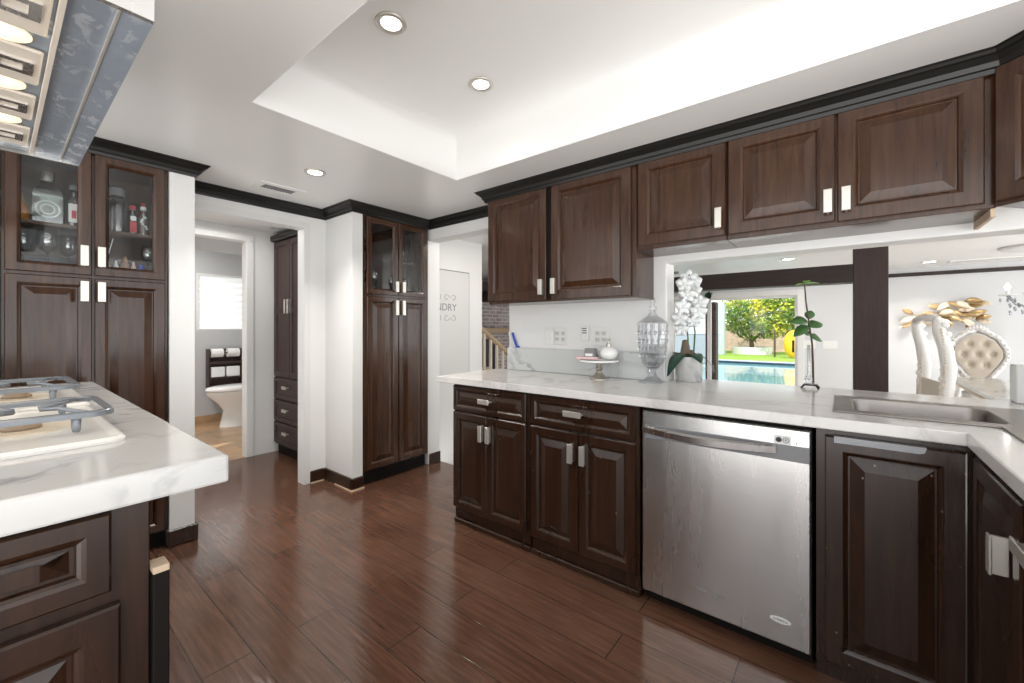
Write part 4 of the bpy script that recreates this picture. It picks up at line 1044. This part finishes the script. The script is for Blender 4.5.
# carved chair seen from the side: two curved uprights with pearl edging
t = T('carved_chair', 'white carved chair seen edge-on left of the dining table', 'chair', (4.55, -.525, 0), 8)
B().box(-.26, -.15, .40, .26, -.06, .5, .03, 2).build('seat', M['cream'], t)
for sx in (-1, 1):
    b = B(); pts = [(sx*.2, 0, 0), (sx*.22, .0, .3), (sx*.24, .0, .55), (sx*.25, -.015, .75), (sx*.25, -.03, .92), (sx*.25, -.01, 1.08), (sx*.24, .02, 1.2), (sx*.23, .03, 1.28)]
    b.tube(pts, [.03, .03, .035, .038, .042, .04, .036, .028], 12)
    for k in range(9): b.ball((sx*.25, -.015+.015*math.sin(k*.9), .72+k*.065), .03, 2, (.9, 1, .8))
    b.build('back_upright', M['carved'], t, smooth=True)
    b = B()
    for k in range(26):
        z = .66+k*.022; b.ball((sx*.25-.03, .03-.03*math.sin((z-.66)*5), z), .009, 1)
    b.build('pearl_edging', M['pearl'], t, smooth=True)
    b = B(); b.tube([(sx*.23, -.13, .4), (sx*.25, -.15, .2), (sx*.24, -.14, 0)], [.035, .025, .028], 10); b.build('leg', M['carved'], t, smooth=True)
B().box(-.2, -.012, .55, .2, .008, .82, .006).build('back_panel', M['cream'], t)
b = B(); b.tube([(-.24, .03, 1.27), (-.1, .035, 1.3), (.1, .035, 1.3), (.24, .03, 1.27)], .025, 10)
for k in range(8): b.ball((-.24+.068*k, .03, 1.29+.015*math.sin(k*1.7)), .026, 1)
b.build('crest', M['carved'], t, smooth=True)
# leaf wall sculpture
t = T('wall_sculpture', 'gold and silver leaf sculpture mounted on the wall above the dining table', 'wall sculpture', (8.96, -1.27, 1.43))
b = B(); b2 = B()
for k in range(46):
    y = random.uniform(-.22, .2)+(.25 if k % 6 == 0 else 0); z = random.uniform(-.2, .2)*(1 if y < .15 else .35)-(.05 if y > .15 else 0)
    a = random.uniform(-.8, .8)
    leafmesh(b if random.random() < .62 else b2, (-.02-.06*random.random(), y, z), (-.35, -1 if k % 3 else 1, a), (-1, 0, .2), .17, .08, .1, 4, .4)
b.build('gold_leaves', M['goldleaf'], t, smooth=True); b2.build('silver_leaves', M['pearl'], t, smooth=True)
b = B(); b.tube([(-.005, -.25, .05), (-.015, -.1, -.02), (-.015, .2, -.04), (-.005, .42, -.02)], .012, 6); b.build('branch', M['gold'], t)
# chandelier and medallion
cx_, cy_ = 7.45, -1.75
b = B(); b.lathe([(.33, 0), (.33, -.015), (.3, -.03), (.2, -.025), (.0, -.03)], (cx_, cy_, ZC-.0005), 40); o = b.build('ceiling_medallion', M['trimw'], smooth=True); tag(o, 'round white ceiling medallion above the chandelier', 'medallion')
t = T('chandelier', 'crystal chandelier with lit candle bulbs at the right photo edge', 'chandelier', (5.6, -1.43, 1.41))
b = B(); b.lathe([(.0, -.1), (.03, -.08), (.05, -.02), (.02, .03), (.03, .1), (.045, .16), (.015, .24), (.008, .45), (.008, .8)], n=14); b.build('stem', M['drop'], t, smooth=True)
for k in range(6):
    a = k*PI/3+.26; c_, s_ = math.cos(a), math.sin(a)
    ar = B(); ar.tube([(.03*c_, .03*s_, .05), (.14*c_, .14*s_, -.02), (.25*c_, .25*s_, .02), (.3*c_, .3*s_, .1)], .011, 8); ar = ar.build('arm', M['drop'], t, smooth=True)
    b = B(); b.lathe([(.05, .1), (.055, .108), (.02, .105), (.012, .11), (.012, .15), (.008, .15)], (.3*c_, .3*s_, 0), 14); b.build('candle_cup', M['white'], ar, smooth=True)
    b = B(); b.lathe([(.008, .15), (.016, .16), (.019, .175), (.013, .195), (.003, .21)], (.3*c_, .3*s_, 0), 12); b.build('bulb', M['candle'], ar, smooth=True)
    b = B()
    for j in range(10):
        u = .3+.07*j; r = .3*u+.02
        b.ball((r*c_+random.uniform(-.02, .02), r*s_+random.uniform(-.02, .02), .02-.03*(j % 3)-.02*random.random()), .016, 1, (.7, .7, 1.5))
    for j in range(4): b.ball(((.3+.045*math.cos(j*1.57))*c_, (.3+.045*math.sin(j*1.57))*s_, .06), .012, 1, (.7, .7, 1.8))
    o_ = b.build('crystal_drops', M['drop'], ar); o_['kind'] = 'stuff'
# unseen area lights added to fill the living room, hall and passage
area('living_side_fill', (6.0, -4.6, 1.2), 4, 60, (R(90), 0, 0), (.97, .98, 1), size_y=2)
area('fireplace_room_fill', (5.5, 3.6, 2.1), .4, 30, color=(1, .95, .9))
area('living_room_fill', (7.6, .4, 2.12), .3, 22, color=(1, .96, .92))
area('hall_fill', (1.0, 3.9, 2.12), .9, 9, color=(1, .97, .93), size_y=.7)
area('passage_fill', (3.0, 2.4, 2.12), .25, 8, color=(1, .96, .9))

# ------------------------------------------------------------------ garden
S(B().cells([9.15, 12.6, 22.0, 60], [-12, -2, 14, 30], lambda x, y: not (12.6 < x < 22 and -2 < y < 14), -.45, -.35), 'ground_patio', M['patio'])
o = B().box(22.5, -10, -.349, 31.9, 6.85, -.33).build('lawn', M['grass']); tag(o, 'bright green lawn behind the pool', 'lawn'); o['kind'] = 'stuff'
t = T('swimming_pool', 'turquoise swimming pool in the back garden', 'pool', (12.6, -2, -.45))
B().box(0.001, 0.001, -.1, 9.399, 15.999, .02).build('water', M['water'], t)
b = B().box(9.1, 0, .1005, 9.4, 16, .16, .02); b.build('coping', M['bluegrey'], t)
B().box(9.35, 0, -.05, 9.399, 15.9, .1).build('waterline_tile', mat('pool_tile', (.12, .25, .4), .3), t)
S(B().box(32, -12, -.35, 32.3, 20, 1.45), 'wall_garden', M['block'])
t = T('planter_ring', 'round white planter ring around the tree', 'planter', (28.5, 4.35, -.33))
b = B(); b.lathe([(1.05, 0), (1.05, .42), (.85, .42), (.85, .1), (.0, .1)], n=32); b.build('wall_ring', M['trimw'], t, auto=40)
t = T('garden_tree', 'yellow-green leafy tree growing from the white planter ring', 'tree', (28.5, 4.35, -.229))
b = B(); b.tube([(0, 0, 0), (.05, .02, .6), (-.05, .1, 1.2), (.2, 0, 2)], [.14, .11, .1, .07], 8); b.tube([(0, .02, .6), (.1, .5, 1.2), (.1, .9, 1.8)], [.08, .06, .04], 6); b.tube([(0, 0, .6), (.1, -.5, 1.2), (.1, -1, 1.8)], [.08, .06, .04], 6); b.build('trunk', M['bark'], t, smooth=True)
b = B(); rnd = random.Random(3)
for k in range(5200):
    while True:
        p = Vector((rnd.uniform(-1, 1), rnd.uniform(-1, 1), rnd.uniform(-1, 1)))
        if .3 < p.length < 1: break
    lump = 1+.18*math.sin(p.x*7+p.z*5)*math.sin(p.y*6)
    c = Vector((p.x*1.9*lump, p.y*2.6*lump-.6, 2.25+p.z*1.45*lump))
    d = Vector((rnd.gauss(0, 1), rnd.gauss(0, 1), rnd.gauss(0, 1))).normalized(); e = d.orthogonal().normalized(); L = .11
    vs_ = [b.bm.verts.new(c+q) for q in (d*L, e*L*.55, -d*L, -e*L*.55)]; b.bm.faces.new(vs_)
b.build('foliage', M['foliage'], t)
o = B().ball((0, 0, 0), 1, 3, (.28, .45, .72)).build('pool_float', M['yellow'], smooth=True); o.location = (25.5, 2.02, .392); tag(o, 'upright yellow oval float in the garden by the door edge', 'float')
o = B().tube([(26, 2.9, -.33), (26, 2.9, 1.1)], .05, 10).build('garden_pole', M['stem']); tag(o, 'thin dark pole standing on the lawn right of the tree', 'pole')
b = B().box(26, 5.35, -.33, 26.4, 5.8, 2.6, .02); o = b.build('garden_pillar', M['bluegrey']); tag(o, 'blue-grey square pillar left of the tree', 'pillar')
b = B()
for k in range(24): b.box(20.0, 4.35+k*.11, -.35, 20.04+.03*(k % 2), 4.46+k*.11, 1.15)
o = b.build('corrugated_fence', M['fence']); tag(o, 'grey corrugated fence left of the brown pillar', 'fence')
t = T('patio_umbrella', 'blue-grey patio umbrella tilted in front of the grey fence', 'umbrella', (17, 4.55, -.35))
b = B(); b.lathe([(.03, 0), (.03, 2.1)], n=10); b.build('pole', M['bluegrey'], t); b = B(); b.lathe([(.95, 1.35), (.5, 1.75), (.04, 2.1), (.03, 2.06), (.48, 1.7), (.93, 1.33)], n=8); b.build('canopy', M['canvas'], t)
b = B(); b.box(23, 6.9, -.35, 32, 7.2, 3.0); o = b.build('neighbour_wall', M['trimw']); tag(o, 'white house wall beyond the pool on the left', 'wall')
